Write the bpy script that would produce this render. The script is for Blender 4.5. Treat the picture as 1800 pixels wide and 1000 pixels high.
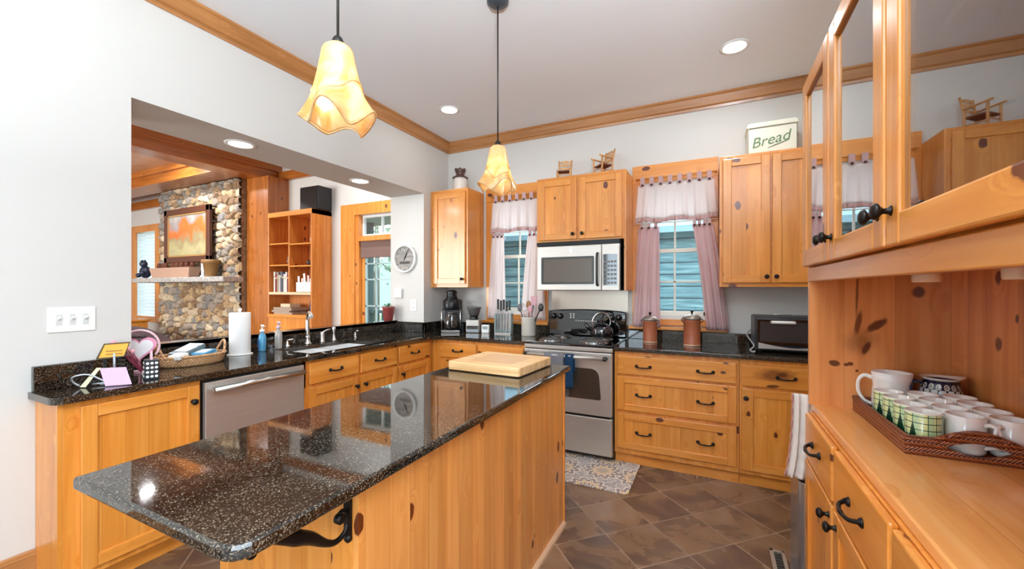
import bpy, math, random
from mathutils import Vector, Matrix
random.seed(7)
for o in list(bpy.data.objects): bpy.data.objects.remove(o, do_unlink=True)
S = bpy.context.scene
COL = S.collection
PI = math.pi
# ------------------------------------------------------------------ camera
cam = bpy.data.cameras.new('camera'); camo = bpy.data.objects.new('camera', cam); COL.objects.link(camo)
camo.location = (0, 0, 1.37); camo.rotation_euler = (PI/2, 0, math.radians(26.1))
cam.sensor_width = 36; cam.lens = 36*723/1800; cam.shift_y = 7.5/1800; cam.clip_start = .03
S.camera = camo
# ------------------------------------------------------------------ world and view
w = bpy.data.worlds.new('sky'); S.world = w; w.use_nodes = True
bg = w.node_tree.nodes['Background']; bg.inputs[0].default_value = (.72, .88, 1, 1); bg.inputs[1].default_value = 4.5
S.view_settings.view_transform = 'Standard'; S.view_settings.look = 'None'; S.view_settings.gamma = 1
S.view_settings.exposure = 0.47; S.view_settings.use_curve_mapping = False
S.cycles.max_bounces = 10; S.cycles.diffuse_bounces = 6; S.cycles.glossy_bounces = 5; S.cycles.transparent_max_bounces = 12
S.cycles.sample_clamp_indirect = 6; S.cycles.caustics_reflective = False; S.cycles.caustics_refractive = False
# ------------------------------------------------------------------ area lights added out of view to brighten the rooms
def area(name, loc, rot, sx, sy, power, color=(1, 1, 1), shape='RECTANGLE', parent=None):
    l = bpy.data.lights.new(name, 'AREA'); l.shape = shape; l.size = sx
    if shape == 'RECTANGLE': l.size_y = sy
    l.energy = power; l.color = color
    o = bpy.data.objects.new(name, l); COL.objects.link(o); o.location = loc; o.rotation_euler = rot
    if parent: o.parent = parent
    return o
area('added_side_fill', (4.17, -1.55, 1.6), (PI/2+.2, 0, PI/2), 2.9, 1.8, 34, (.80, .91, 1))  # added fill from the side, no window known there
area('added_rear_fill_right', (1.75, -3.57, 1.6), (PI/2+.25, 0, 0), 2.3, 1.7, 45, (.78, .90, 1))  # added rear fill on the right, behind the camera
area('added_rear_fill_left', (-2.0, -3.57, 1.6), (PI/2+.25, 0, 0), .95, 1.7, 9, (.78, .90, 1))  # weaker added fill at the rear left, out of view
area('added_living_fill', (-7.0, -2.9, 1.8), (PI/2+.2, 0, .25), 3.2, 2.2, 250, (1, .97, .93))  # added to brighten the living room, source unseen
CAN_POWER = 9; CAN_COL = (.90, .95, 1)

# ------------------------------------------------------------------ materials
def lin(r, g, b):
    f = lambda c: ((c/255+.055)/1.055)**2.4 if c > 10 else c/255/12.92
    return (f(r), f(g), f(b), 1)
def newmat(name):
    m = bpy.data.materials.new(name); m.use_nodes = True
    return m, m.node_tree.nodes, m.node_tree.links, m.node_tree.nodes['Principled BSDF']
_plain = {}
def plain(name, rgb, rough=.5, metal=0, coat=0, bump=0, bscale=60, emit=0, spec=.5, trans=0):
    if name in _plain: return _plain[name]
    m, n, l, p = newmat(name)
    p.inputs['Base Color'].default_value = lin(*rgb); p.inputs['Roughness'].default_value = rough
    p.inputs['Metallic'].default_value = metal; p.inputs['Coat Weight'].default_value = coat
    p.inputs['Specular IOR Level'].default_value = spec
    p.inputs['Transmission Weight'].default_value = trans
    if emit:
        p.inputs['Emission Color'].default_value = lin(*rgb); p.inputs['Emission Strength'].default_value = emit
    if bump:
        t = n.new('ShaderNodeTexNoise'); t.inputs['Scale'].default_value = bscale; t.inputs['Detail'].default_value = 4
        g = n.new('ShaderNodeNewGeometry'); l.new(g.outputs['Position'], t.inputs['Vector'])
        b = n.new('ShaderNodeBump'); b.inputs['Strength'].default_value = bump; b.inputs['Distance'].default_value = .01
        l.new(t.outputs['Fac'], b.inputs['Height']); l.new(b.outputs[0], p.inputs['Normal'])
    _plain[name] = m
    return m
def mathn(n, l, op, a, b=None, c=None):
    t = n.new('ShaderNodeMath'); t.operation = op
    for i, v in enumerate((a, b, c)):
        if v is None: continue
        if isinstance(v, (int, float)): t.inputs[i].default_value = v
        else: l.new(v, t.inputs[i])
    return t.outputs[0]
def ramp(n, l, fac, stops, interp='LINEAR'):
    r = n.new('ShaderNodeValToRGB'); l.new(fac, r.inputs[0]); r.color_ramp.interpolation = interp
    while len(r.color_ramp.elements) < len(stops): r.color_ramp.elements.new(.5)
    for e, (p, c) in zip(r.color_ramp.elements, stops): e.position = p; e.color = c
    return r.outputs[0]
def mixc(n, l, fac, a, b, mode='MIX'):
    m = n.new('ShaderNodeMix'); m.data_type = 'RGBA'; m.blend_type = mode
    if isinstance(fac, (int, float)): m.inputs[0].default_value = fac
    else: l.new(fac, m.inputs[0])
    for i, v in ((6, a), (7, b)):
        if isinstance(v, tuple): m.inputs[i].default_value = v
        else: l.new(v, m.inputs[i])
    return m.outputs[2]
def pine(name, axis, plank=0, paxis='x', cols=((212, 140, 70), (224, 156, 84), (232, 170, 102)), knots=1.0, rough=.34, tone=.16, kscale=9, coat=.45, marks=()):
    m, n, l, p = newmat(name)
    g = n.new('ShaderNodeNewGeometry'); oi = n.new('ShaderNodeObjectInfo')
    off = n.new('ShaderNodeVectorMath'); off.operation = 'SCALE'; off.inputs[0].default_value = (3.1, 5.3, 7.7); l.new(oi.outputs['Random'], off.inputs['Scale'])
    sep0 = n.new('ShaderNodeSeparateXYZ'); l.new(g.outputs['Position'], sep0.inputs[0])
    add = n.new('ShaderNodeVectorMath'); add.operation = 'ADD'; l.new(g.outputs['Position'], add.inputs[0]); l.new(off.outputs[0], add.inputs[1])
    vec = add.outputs[0]
    if plank:
        fl = mathn(n, l, 'FLOOR', mathn(n, l, 'DIVIDE', sep0.outputs['XYZ'.index(paxis.upper())], plank))
        wn = n.new('ShaderNodeTexWhiteNoise'); wn.noise_dimensions = '1D'; l.new(fl, wn.inputs['W'])
        sc = n.new('ShaderNodeVectorMath'); sc.operation = 'SCALE'; sc.inputs[0].default_value = (4, 3, 5); l.new(wn.outputs['Value'], sc.inputs['Scale'])
        a2 = n.new('ShaderNodeVectorMath'); a2.operation = 'ADD'; l.new(vec, a2.inputs[0]); l.new(sc.outputs[0], a2.inputs[1]); vec = a2.outputs[0]
        plankv = wn.outputs['Value']
    # knots
    mpk = n.new('ShaderNodeMapping'); s = [1.0, 1.0, 1.0]; s['xyz'.index(axis)] = .62
    mpk.inputs['Scale'].default_value = s; l.new(vec, mpk.inputs[0])
    vo = n.new('ShaderNodeTexVoronoi'); vo.feature = 'F1'; vo.inputs['Scale'].default_value = kscale
    wob = n.new('ShaderNodeTexNoise'); wob.inputs['Scale'].default_value = 38; l.new(mpk.outputs[0], wob.inputs['Vector'])
    wv = n.new('ShaderNodeVectorMath'); wv.operation = 'MULTIPLY_ADD'; wv.inputs[1].default_value = (.016, .016, .016); l.new(wob.outputs['Color'], wv.inputs[0]); l.new(mpk.outputs[0], wv.inputs[2]); l.new(wv.outputs[0], vo.inputs['Vector'])
    sepc = n.new('ShaderNodeSeparateColor'); l.new(vo.outputs['Color'], sepc.inputs[0])
    rad = mathn(n, l, 'MULTIPLY', mathn(n, l, 'MAXIMUM', mathn(n, l, 'SUBTRACT', sepc.outputs[0], .28), 0), .27*knots)
    kd = mathn(n, l, 'SUBTRACT', rad, vo.outputs['Distance'])      # >0 inside knot
    near = n.new('ShaderNodeMapRange'); l.new(kd, near.inputs[0]); near.inputs[1].default_value = -.22; near.inputs[2].default_value = 0
    # grain, pushed aside near the knots
    mp = n.new('ShaderNodeMapping'); s = [26.0, 26.0, 26.0]; s['xyz'.index(axis)] = 1.3
    mp.inputs['Scale'].default_value = s; l.new(vec, mp.inputs[0])
    no = n.new('ShaderNodeTexNoise'); no.inputs['Scale'].default_value = 1; no.inputs['Detail'].default_value = 5; no.inputs['Distortion'].default_value = .5
    push = n.new('ShaderNodeVectorMath'); push.operation = 'ADD'; l.new(mp.outputs[0], push.inputs[0])
    cmb = n.new('ShaderNodeCombineXYZ'); nv = mathn(n, l, 'MULTIPLY', near.outputs[0], 1.6)
    for i in range(3): l.new(nv, cmb.inputs[i])
    l.new(cmb.outputs[0], push.inputs[1]); l.new(push.outputs[0], no.inputs['Vector'])
    c = ramp(n, l, no.outputs['Fac'], [(.28, lin(*cols[0])), (.5, lin(*cols[1])), (.72, lin(*cols[2]))])
    big = n.new('ShaderNodeTexNoise'); big.inputs['Scale'].default_value = 2.2; l.new(vec, big.inputs['Vector'])
    v = mathn(n, l, 'MULTIPLY_ADD', big.outputs['Fac'], .34, .83)
    v = mathn(n, l, 'ADD', v, mathn(n, l, 'MULTIPLY', mathn(n, l, 'SUBTRACT', oi.outputs['Random'], .5), .08))
    if plank: v = mathn(n, l, 'ADD', v, mathn(n, l, 'MULTIPLY', mathn(n, l, 'SUBTRACT', plankv, .5), tone*1.6))
    vc = n.new('ShaderNodeCombineColor')
    for i in range(3): l.new(v, vc.inputs[i])
    c = mixc(n, l, 1.0, c, vc.outputs[0], 'MULTIPLY')
    halo = ramp(n, l, mathn(n, l, 'MULTIPLY_ADD', kd, 14, .5), [(.25, (0, 0, 0, 1)), (.5, (.55, .55, .55, 1)), (.62, (1, 1, 1, 1))])
    sgate = mathn(n, l, 'GREATER_THAN', sepc.outputs[0], .30 if knots > .2 else 2)
    hf = mathn(n, l, 'MULTIPLY', halo, sgate)
    c = mixc(n, l, hf, c, lin(96, 38, 8))
    if plank:
        fr = mathn(n, l, 'FRACT', mathn(n, l, 'DIVIDE', sep0.outputs['XYZ'.index(paxis.upper())], plank))
        ed = mathn(n, l, 'LESS_THAN', fr, .012/plank*.12)
        c = mixc(n, l, mathn(n, l, 'MULTIPLY', ed, .55), c, lin(130, 66, 24))
    for (ma, mz, ra, rz, ang_, soft) in marks:      # single large knots: place across and up, half sizes, lean
        da = mathn(n, l, 'SUBTRACT', sep0.outputs['XYZ'.index(paxis.upper())], ma); dz = mathn(n, l, 'SUBTRACT', sep0.outputs[2], mz)
        ca, sa = math.cos(ang_), math.sin(ang_)
        u_ = mathn(n, l, 'DIVIDE', mathn(n, l, 'ADD', mathn(n, l, 'MULTIPLY', da, ca), mathn(n, l, 'MULTIPLY', dz, sa)), ra)
        v_ = mathn(n, l, 'DIVIDE', mathn(n, l, 'SUBTRACT', mathn(n, l, 'MULTIPLY', dz, ca), mathn(n, l, 'MULTIPLY', da, sa)), rz)
        rr = mathn(n, l, 'ADD', mathn(n, l, 'SQRT', mathn(n, l, 'ADD', mathn(n, l, 'MULTIPLY', u_, u_), mathn(n, l, 'MULTIPLY', v_, v_))), mathn(n, l, 'MULTIPLY', mathn(n, l, 'ADD', no.outputs['Fac'], wob.outputs['Fac']), .7))
        k_ = n.new('ShaderNodeMapRange'); l.new(rr, k_.inputs[0]); k_.inputs[1].default_value = 1.85+soft; k_.inputs[2].default_value = 1.45-soft; k_.inputs[4].default_value = .92-soft
        c = mixc(n, l, k_.outputs[0], c, lin(84, 32, 10))
    l.new(c, p.inputs['Base Color']); p.inputs['Roughness'].default_value = rough
    p.inputs['Coat Weight'].default_value = coat; p.inputs['Coat Roughness'].default_value = .18
    return m
OC = ((200, 120, 40), (214, 138, 54), (226, 154, 74))
PC = dict(x=pine('pine_x', 'x', cols=OC), y=pine('pine_y', 'y', cols=OC), z=pine('pine_z', 'z', cols=OC))
PPX = pine('pine_boards_across_x', 'z', .11, 'x', tone=.10, cols=OC)            # vertical boards laid side by side along x
PPY = pine('pine_boards_across_y', 'z', .085, 'y', tone=.13, cols=OC)
ISL = pine('pine_island_boards', 'z', .085, 'y', tone=.13, cols=((208, 132, 60), (220, 149, 76), (230, 164, 94)))
LC = ((188, 114, 58), (206, 134, 76), (218, 150, 92))
HPX = pine('pine_nook_x', 'z', .15, 'x', cols=LC, tone=.10, knots=.9, kscale=6, marks=((.546, 1.233, .016, .040, -.85, 0), (.518, 1.146, .011, .028, -.4, 0), (.492, 1.235, .010, .05, -.15, .1), (.490, 1.36, .004, .11, -.03, .15), (.421, 1.082, .020, .012, -.2, 0), (.456, 1.079, .008, .007, 0, 0), (.470, 1.083, .010, .008, 0, 0), (.50, 1.17, .045, .04, .7, .38), (.666, 1.359, .020, .022, -.3, 0), (.489, 1.058, .006, .006, 0, 0)))
HPY = pine('pine_nook_y', 'z', .13, 'y', cols=LC, tone=.12, knots=.8, kscale=7, marks=((1.783, 1.202, .018, .024, 0, 0), (1.696, 1.284, .009, .014, .2, 0)))
HTOP = pine('pine_hutch_top', 'y', .16, 'x', cols=((208, 138, 72), (222, 154, 86), (230, 168, 102)), tone=.10, knots=.7, rough=.24)
TRIM = dict(x=pine('trim_pine_x', 'x', cols=((152, 98, 50), (176, 120, 68), (190, 136, 84)), knots=.15), y=pine('trim_pine_y', 'y', cols=((152, 98, 50), (176, 120, 68), (190, 136, 84)), knots=.15))
DK = ((142, 78, 24), (170, 98, 36), (188, 118, 54))
BEAM = dict(x=pine('beam_x', 'x', cols=DK, knots=.7), y=pine('beam_y', 'y', cols=DK, knots=.7), z=pine('beam_z', 'z', cols=DK, knots=.9))
SHELF = pine('shelf_wood', 'z', cols=((176, 98, 34), (200, 122, 48), (214, 140, 68)), knots=1)
CHAIRW = pine('chair_wood', 'z', cols=((170, 110, 60), (206, 150, 90), (222, 170, 110)), knots=0)
BOARDM = pine('cutting_board_wood', 'x', .045, 'y', cols=((214, 168, 112), (232, 192, 138), (242, 208, 160)), knots=0, tone=.09, coat=0, rough=.5)
WALL = plain('wall_paint', (208, 206, 201), .75, bump=.06, bscale=14)
CEIL = plain('ceiling_paint', (238, 242, 246), .85)
SOFF = plain('white_paint', (232, 232, 230), .6)
IRON = plain('dark_iron', (40, 36, 34), .38, metal=.8)
BLACKM = plain('black_metal', (22, 22, 24), .3, metal=.4)
BLACKG = plain('black_gloss', (10, 10, 11), .08, coat=1)
BLACKP = plain('black_plastic', (20, 20, 22), .35)
CHROME = plain('chrome', (225, 225, 225), .1, metal=1)
NICKEL = plain('nickel', (205, 202, 196), .25, metal=1)
WHITEP = plain('white_plastic', (236, 236, 232), .35)
CERAM = plain('white_ceramic', (238, 238, 236), .12, coat=.5)
PAPERM = plain('white_paper', (240, 240, 238), .85)
GLASSDK = plain('dark_glass', (52, 47, 42), .06, coat=1)
def stainless(name, rgb=(202, 196, 188), axis='z', rough=.36):
    m, n, l, p = newmat(name)
    g = n.new('ShaderNodeNewGeometry'); mp = n.new('ShaderNodeMapping'); s = [4.0, 4.0, 4.0]; s['xyz'.index(axis)] = 420
    if axis == 'z': s = [3, 3, 500]
    mp.inputs['Scale'].default_value = s; l.new(g.outputs['Position'], mp.inputs[0])
    no = n.new('ShaderNodeTexNoise'); no.inputs['Scale'].default_value = 1; no.inputs['Detail'].default_value = 2; l.new(mp.outputs[0], no.inputs['Vector'])
    l.new(ramp(n, l, no.outputs['Fac'], [(.3, lin(*[c*.93 for c in rgb])), (.7, lin(*rgb))]), p.inputs['Base Color'])
    p.inputs['Metallic'].default_value = .68; p.inputs['Roughness'].default_value = rough
    p.inputs['Anisotropic'].default_value = .4
    return m
STEEL = stainless('brushed_steel')
def granite():
    m, n, l, p = newmat('dark_granite')
    g = n.new('ShaderNodeNewGeometry')
    v = n.new('ShaderNodeTexVoronoi'); v.inputs['Scale'].default_value = 420; l.new(g.outputs['Position'], v.inputs['Vector'])
    sc = n.new('ShaderNodeSeparateColor'); l.new(v.outputs['Color'], sc.inputs[0])
    no = n.new('ShaderNodeTexNoise'); no.inputs['Scale'].default_value = 170; no.inputs['Detail'].default_value = 4; l.new(g.outputs['Position'], no.inputs['Vector'])
    bg_ = n.new('ShaderNodeTexNoise'); bg_.inputs['Scale'].default_value = 7; bg_.inputs['Detail'].default_value = 3; l.new(g.outputs['Position'], bg_.inputs['Vector'])
    f = mathn(n, l, 'ADD', mathn(n, l, 'MULTIPLY_ADD', no.outputs['Fac'], .55, mathn(n, l, 'MULTIPLY', sc.outputs[0], .62)), mathn(n, l, 'MULTIPLY_ADD', bg_.outputs['Fac'], .3, -.06))
    c = ramp(n, l, f, [(.0, lin(8, 8, 9)), (.62, lin(12, 11, 11)), (.75, lin(32, 26, 20)), (.87, lin(64, 54, 42)), (1.0, lin(118, 108, 94))])
    l.new(c, p.inputs['Base Color']); p.inputs['Roughness'].default_value = .04; p.inputs['Specular IOR Level'].default_value = .8
    return m
GRAN = granite()
def tiles():
    m, n, l, p = newmat('slate_floor_tiles')
    g = n.new('ShaderNodeNewGeometry'); mp = n.new('ShaderNodeMapping'); mp.vector_type = 'TEXTURE'
    mp.inputs['Location'].default_value = (-.114, 2.296, 0); mp.inputs['Rotation'].default_value = (0, 0, PI/4)
    l.new(g.outputs['Position'], mp.inputs[0])
    T = .3035
    sp = n.new('ShaderNodeSeparateXYZ'); l.new(mp.outputs[0], sp.inputs[0])
    dx, dy = (mathn(n, l, 'DIVIDE', sp.outputs[i], T) for i in (0, 1))
    fx, fy = (mathn(n, l, 'FRACT', d) for d in (dx, dy))
    ex, ey = (mathn(n, l, 'ABSOLUTE', mathn(n, l, 'SUBTRACT', f, .5)) for f in (fx, fy))
    gr = mathn(n, l, 'GREATER_THAN', mathn(n, l, 'MAXIMUM', ex, ey), .4875)
    cb = n.new('ShaderNodeCombineXYZ')
    l.new(mathn(n, l, 'FLOOR', dx), cb.inputs[0]); l.new(mathn(n, l, 'FLOOR', dy), cb.inputs[1])
    wn = n.new('ShaderNodeTexWhiteNoise'); wn.noise_dimensions = '3D'; l.new(cb.outputs[0], wn.inputs['Vector'])
    ad = n.new('ShaderNodeVectorMath'); ad.operation = 'MULTIPLY_ADD'; ad.inputs[1].default_value = (9, 9, 9)
    l.new(wn.outputs['Color'], ad.inputs[0]); l.new(g.outputs['Position'], ad.inputs[2])
    no = n.new('ShaderNodeTexNoise'); no.inputs['Scale'].default_value = 4.0; no.inputs['Detail'].default_value = 8; no.inputs['Distortion'].default_value = .7
    l.new(ad.outputs[0], no.inputs['Vector'])
    c = ramp(n, l, no.outputs['Fac'], [(.25, lin(72, 52, 42)), (.45, lin(100, 76, 60)), (.58, lin(122, 92, 66)), (.75, lin(140, 116, 98))])
    val = mathn(n, l, 'MULTIPLY_ADD', wn.outputs['Value'], .3, .82)
    vc = n.new('ShaderNodeCombineColor')
    for i in range(3): l.new(val, vc.inputs[i])
    c = mixc(n, l, 1.0, c, vc.outputs[0], 'MULTIPLY')
    c = mixc(n, l, gr, c, lin(150, 126, 106))
    l.new(c, p.inputs['Base Color'])
    b = n.new('ShaderNodeBump'); b.inputs['Strength'].default_value = .35; b.inputs['Distance'].default_value = .004
    hh = mathn(n, l, 'SUBTRACT', no.outputs['Fac'], gr); l.new(hh, b.inputs['Height']); l.new(b.outputs[0], p.inputs['Normal'])
    l.new(mathn(n, l, 'MULTIPLY_ADD', no.outputs['Fac'], .34, .10), p.inputs['Roughness'])
    return m
TILE = tiles()
def glass(name, tint=(1, 1, 1, 1), refl=1.0):
    m = bpy.data.materials.new(name); m.use_nodes = True; n, l = m.node_tree.nodes, m.node_tree.links; n.clear()
    o = n.new('ShaderNodeOutputMaterial'); t = n.new('ShaderNodeBsdfTransparent'); t.inputs[0].default_value = tint
    gl = n.new('ShaderNodeBsdfGlossy'); gl.inputs['Roughness'].default_value = 0.0
    fr = n.new('ShaderNodeFresnel'); ge = n.new('ShaderNodeNewGeometry'); l.new(mathn(n, l, 'MULTIPLY_ADD', ge.outputs['Backfacing'], 1/1.5-1.5, 1.5), fr.inputs[0])
    mx = n.new('ShaderNodeMixShader'); l.new(mathn(n, l, 'MULTIPLY', fr.outputs[0], refl), mx.inputs[0]); l.new(t.outputs[0], mx.inputs[1]); l.new(gl.outputs[0], mx.inputs[2]); l.new(mx.outputs[0], o.inputs[0])
    return m
PANE = glass('clear_glass'); DOORPANE = glass('cabinet_glass', (.72, .72, .72, 1), 2.6)
TINTG = glass('smoky_glass', (.35, .35, .36, 1))
def fabric(name, rgb, trans=.35, stripes=None):
    m = bpy.data.materials.new(name); m.use_nodes = True; n, l = m.node_tree.nodes, m.node_tree.links; n.clear()
    o = n.new('ShaderNodeOutputMaterial'); d = n.new('ShaderNodeBsdfDiffuse'); t = n.new('ShaderNodeBsdfTranslucent')
    d.inputs[0].default_value = lin(*rgb); t.inputs[0].default_value = lin(*rgb)
    mx = n.new('ShaderNodeMixShader'); mx.inputs[0].default_value = trans
    l.new(d.outputs[0], mx.inputs[1]); l.new(t.outputs[0], mx.inputs[2]); l.new(mx.outputs[0], o.inputs[0])
    return m
CURT = fabric('pink_white_curtain', (246, 238, 236), .5); CURTTRIM = fabric('dusty_pink_trim', (214, 182, 180), .3); CURTP = fabric('dusty_pink_curtain', (224, 196, 196), .35)

# ------------------------------------------------------------------ mesh builder
class MB:
    def __init__(s): s.v = []; s.f = []; s.m = []; s.sm = []
    def add(s, vs, fs, mi=0, smooth=False):
        b = len(s.v); s.v += [tuple(v) for v in vs]
        for f in fs: s.f.append([b+i for i in f]); s.m.append(mi); s.sm.append(smooth)
        return s
    def box(s, x0, x1, y0, y1, z0, z1, mi=0):
        if x0 > x1: x0, x1 = x1, x0
        if y0 > y1: y0, y1 = y1, y0
        vs = [(x, y, z) for z in (z0, z1) for y in (y0, y1) for x in (x0, x1)]
        return s.add(vs, [(0, 2, 3, 1), (4, 5, 7, 6), (0, 1, 5, 4), (2, 6, 7, 3), (0, 4, 6, 2), (1, 3, 7, 5)], mi)
    def fb(s, pl, a0, a1, z0, z1, c0, c1, mi=0):      # box by wall plane: 'y' = a runs along x, 'x' = a runs along y
        return s.box(a0, a1, c0, c1, z0, z1, mi) if pl == 'y' else s.box(c0, c1, a0, a1, z0, z1, mi)
    def hexa(s, vs, mi=0): return s.add(vs, [(0, 2, 3, 1), (4, 5, 7, 6), (0, 1, 5, 4), (2, 6, 7, 3), (0, 4, 6, 2), (1, 3, 7, 5)], mi)
    def tube(s, pts, r, n=8, mi=0, caps=True, smooth=True, flat=1.0, sm=True):
        P = [Vector(p) for p in pts]; rs = list(r) if isinstance(r, (list, tuple)) else [r]*len(P)
        if sm and 5 <= len(P) <= 12:                     # Catmull-Rom through the points
            Q = []; q = []
            for i in range(len(P)-1):
                a, b, c, d = P[max(i-1, 0)], P[i], P[i+1], P[min(i+2, len(P)-1)]
                for k in range(4):
                    t = k/4; Q.append(.5*((2*b)+(c-a)*t+(2*a-5*b+4*c-d)*t*t+(3*b-a-3*c+d)*t**3)); q.append(rs[i]*(1-t)+rs[i+1]*t)
            P = Q+[P[-1]]; rs = q+[rs[-1]]
        vs = []; up = None
        for i, p in enumerate(P):
            t = (P[min(i+1, len(P)-1)]-P[max(i-1, 0)]).normalized()
            if up is None: up = Vector((0, 0, 1)) if abs(t.z) < .9 else Vector((1, 0, 0))
            a = t.cross(up)
            if a.length < 1e-4: up = Vector((1, 0, 0)); a = t.cross(up)
            a.normalize(); b = a.cross(t).normalized(); up = b
            for k in range(n):
                an = 2*PI*k/n; vs.append(p+a*math.cos(an)*rs[i]+b*math.sin(an)*rs[i]*flat)
        fs = []
        for i in range(len(P)-1):
            for k in range(n):
                k2 = (k+1) % n; fs.append((i*n+k, i*n+k2, (i+1)*n+k2, (i+1)*n+k))
        s.add(vs, fs, mi, smooth)
        if caps:
            b = len(s.v)-len(vs)
            s.f.append([b+k for k in range(n)][::-1]); s.f.append([b+(len(P)-1)*n+k for k in range(n)]); s.m += [mi, mi]; s.sm += [False, False]
        return s
    def lathe(s, prof, c=(0, 0, 0), axis='z', n=24, mi=0, smooth=True, sx=1, sy=1):
        vs = []; cx, cy, cz = c
        for (r, h) in prof:
            for k in range(n):
                a = 2*PI*k/n; u, v = r*math.cos(a)*sx, r*math.sin(a)*sy
                if axis == 'z': vs.append((cx+u, cy+v, cz+h))
                elif axis == 'x': vs.append((cx+h, cy+u, cz+v))
                elif axis == 'y': vs.append((cx+v, cy+h, cz+u))
        fs = []
        for i in range(len(prof)-1):
            for k in range(n):
                k2 = (k+1) % n; fs.append((i*n+k, i*n+k2, (i+1)*n+k2, (i+1)*n+k))
        s.add(vs, fs, mi, smooth)
        b = len(s.v)-len(vs)
        if prof[0][0] > 1e-5: s.f.append([b+k for k in range(n)][::-1]); s.m.append(mi); s.sm.append(False)
        if prof[-1][0] > 1e-5: s.f.append([b+(len(prof)-1)*n+k for k in range(n)]); s.m.append(mi); s.sm.append(False)
        return s
    def ball(s, c, r, n=12, mi=0, sx=1, sy=1, sz=1):
        pr = [(r*math.sin(PI*i/(n//2+2)), -r*sz*math.cos(PI*i/(n//2+2))) for i in range(n//2+3)]
        pr[0] = (1e-6, pr[0][1]); pr[-1] = (1e-6, pr[-1][1])
        return s.lathe(pr, c, 'z', n, mi, True, sx, sy)
    def prism(s, poly, axis, c0, c1, mi=0, smooth=False):   # poly in the other two axes, extruded along axis
        n = len(poly)
        def P(a, b, c): return {'x': (c, a, b), 'y': (a, c, b), 'z': (a, b, c)}[axis]
        vs = [P(a, b, c0) for a, b in poly]+[P(a, b, c1) for a, b in poly]
        return s.add(vs, [tuple(range(n))[::-1], tuple(range(n, 2*n))]+[(i, (i+1) % n, n+(i+1) % n, n+i) for i in range(n)], mi, smooth)
    def grid(s, fn, nu, nv, mi=0, smooth=True, thick=None):
        vs = [fn(i/nu, j/nv) for j in range(nv+1) for i in range(nu+1)]
        W = nu+1
        return s.add(vs, [(j*W+i, j*W+i+1, (j+1)*W+i+1, (j+1)*W+i) for j in range(nv) for i in range(nu)], mi, smooth)
    def build(s, name, mats, parent=None, bevel=0, seg=2, solid=0, subd=0, origin=None):
        me = bpy.data.meshes.new(name)
        if origin is None:
            if parent is not None: origin = Vector(parent['_o'])
            else:
                xs = [v[0] for v in s.v]; ys = [v[1] for v in s.v]; zs = [v[2] for v in s.v]
                origin = Vector(((min(xs)+max(xs))/2, (min(ys)+max(ys))/2, min(zs)))
        origin = Vector(origin)
        me.from_pydata([tuple(Vector(v)-origin) for v in s.v], [], s.f)
        if not isinstance(mats, (list, tuple)): mats = [mats]
        for m in mats: me.materials.append(m)
        for p, mi, sm in zip(me.polygons, s.m, s.sm): p.material_index = mi; p.use_smooth = sm
        me.update()
        import bmesh
        bm = bmesh.new(); bm.from_mesh(me); bmesh.ops.recalc_face_normals(bm, faces=bm.faces); bm.to_mesh(me); bm.free()
        o = bpy.data.objects.new(name, me); COL.objects.link(o)
        o['_o'] = list(origin)
        if parent is not None: o.parent = parent
        else: o.location = origin
        if solid:
            md = o.modifiers.new('solid', 'SOLIDIFY'); md.thickness = solid; md.offset = 0
        if bevel:
            md = o.modifiers.new('bevel', 'BEVEL'); md.width = bevel; md.segments = seg; md.limit_method = 'ANGLE'; md.angle_limit = math.radians(40)
        if subd:
            md = o.modifiers.new('sub', 'SUBSURF'); md.levels = subd; md.render_levels = subd
        return o
def thing(name, label, cat, loc=(0, 0, 0), rotz=0, group=None):
    o = bpy.data.objects.new(name, None); COL.objects.link(o); o.location = loc; o.rotation_euler = (0, 0, rotz); o.empty_display_size = .05
    o['label'] = label; o['category'] = cat; o['_o'] = list(loc)
    if group: o['group'] = group
    return o
def local(name, label, cat, group=None):    # a thing modelled round the origin, moved afterwards
    return thing(name, label, cat, (0, 0, 0), 0, group)
def place(o, loc, rotz=0, sc=None):
    o.location = loc; o.rotation_euler = (0, 0, rotz)
    if sc: o.scale = (sc, sc, sc)
    return o
def tag(o, label, cat, group=None):
    o['label'] = label; o['category'] = cat
    if group: o['group'] = group
    return o
def struct(o): o['kind'] = 'structure'; return o
def copy_tree(o, parent=None):
    c = o.copy(); COL.objects.link(c)
    if parent is not None: c.parent = parent
    for ch in list(o.children): copy_tree(ch, c)
    return c
def dup(o, loc, rotz, label, sc=None):
    c = copy_tree(o); place(c, loc, rotz, sc); c['label'] = label
    return c
def text(name, body, size, mat, parent, mtx, depth=.0006, shear=0, align='CENTER'):
    cu = bpy.data.curves.new(name, 'FONT'); cu.body = body; cu.size = size; cu.extrude = depth; cu.shear = shear; cu.align_x = align; cu.align_y = 'CENTER'
    t = bpy.data.objects.new('t', cu); COL.objects.link(t); bpy.context.view_layer.update()
    me = bpy.data.meshes.new_from_object(t); bpy.data.objects.remove(t)
    o0 = Vector(parent['_o'])
    me.transform(Matrix.Translation(-o0) @ mtx); me.materials.clear(); me.materials.append(mat); me.name = name
    o = bpy.data.objects.new(name, me); COL.objects.link(o); o.parent = parent; o['_o'] = list(o0)
    return o
def face_mtx(loc, facing, tilt=0):        # text lying on a face: '-y', '+x', '-x'
    R = {'-y': Matrix.Rotation(PI/2, 4, 'X'), '+x': Matrix.Rotation(PI/2, 4, 'Z') @ Matrix.Rotation(PI/2, 4, 'X'), '-x': Matrix.Rotation(-PI/2, 4, 'Z') @ Matrix.Rotation(PI/2, 4, 'X')}[facing]
    return Matrix.Translation(loc) @ R @ Matrix.Rotation(tilt, 4, 'Z')

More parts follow.
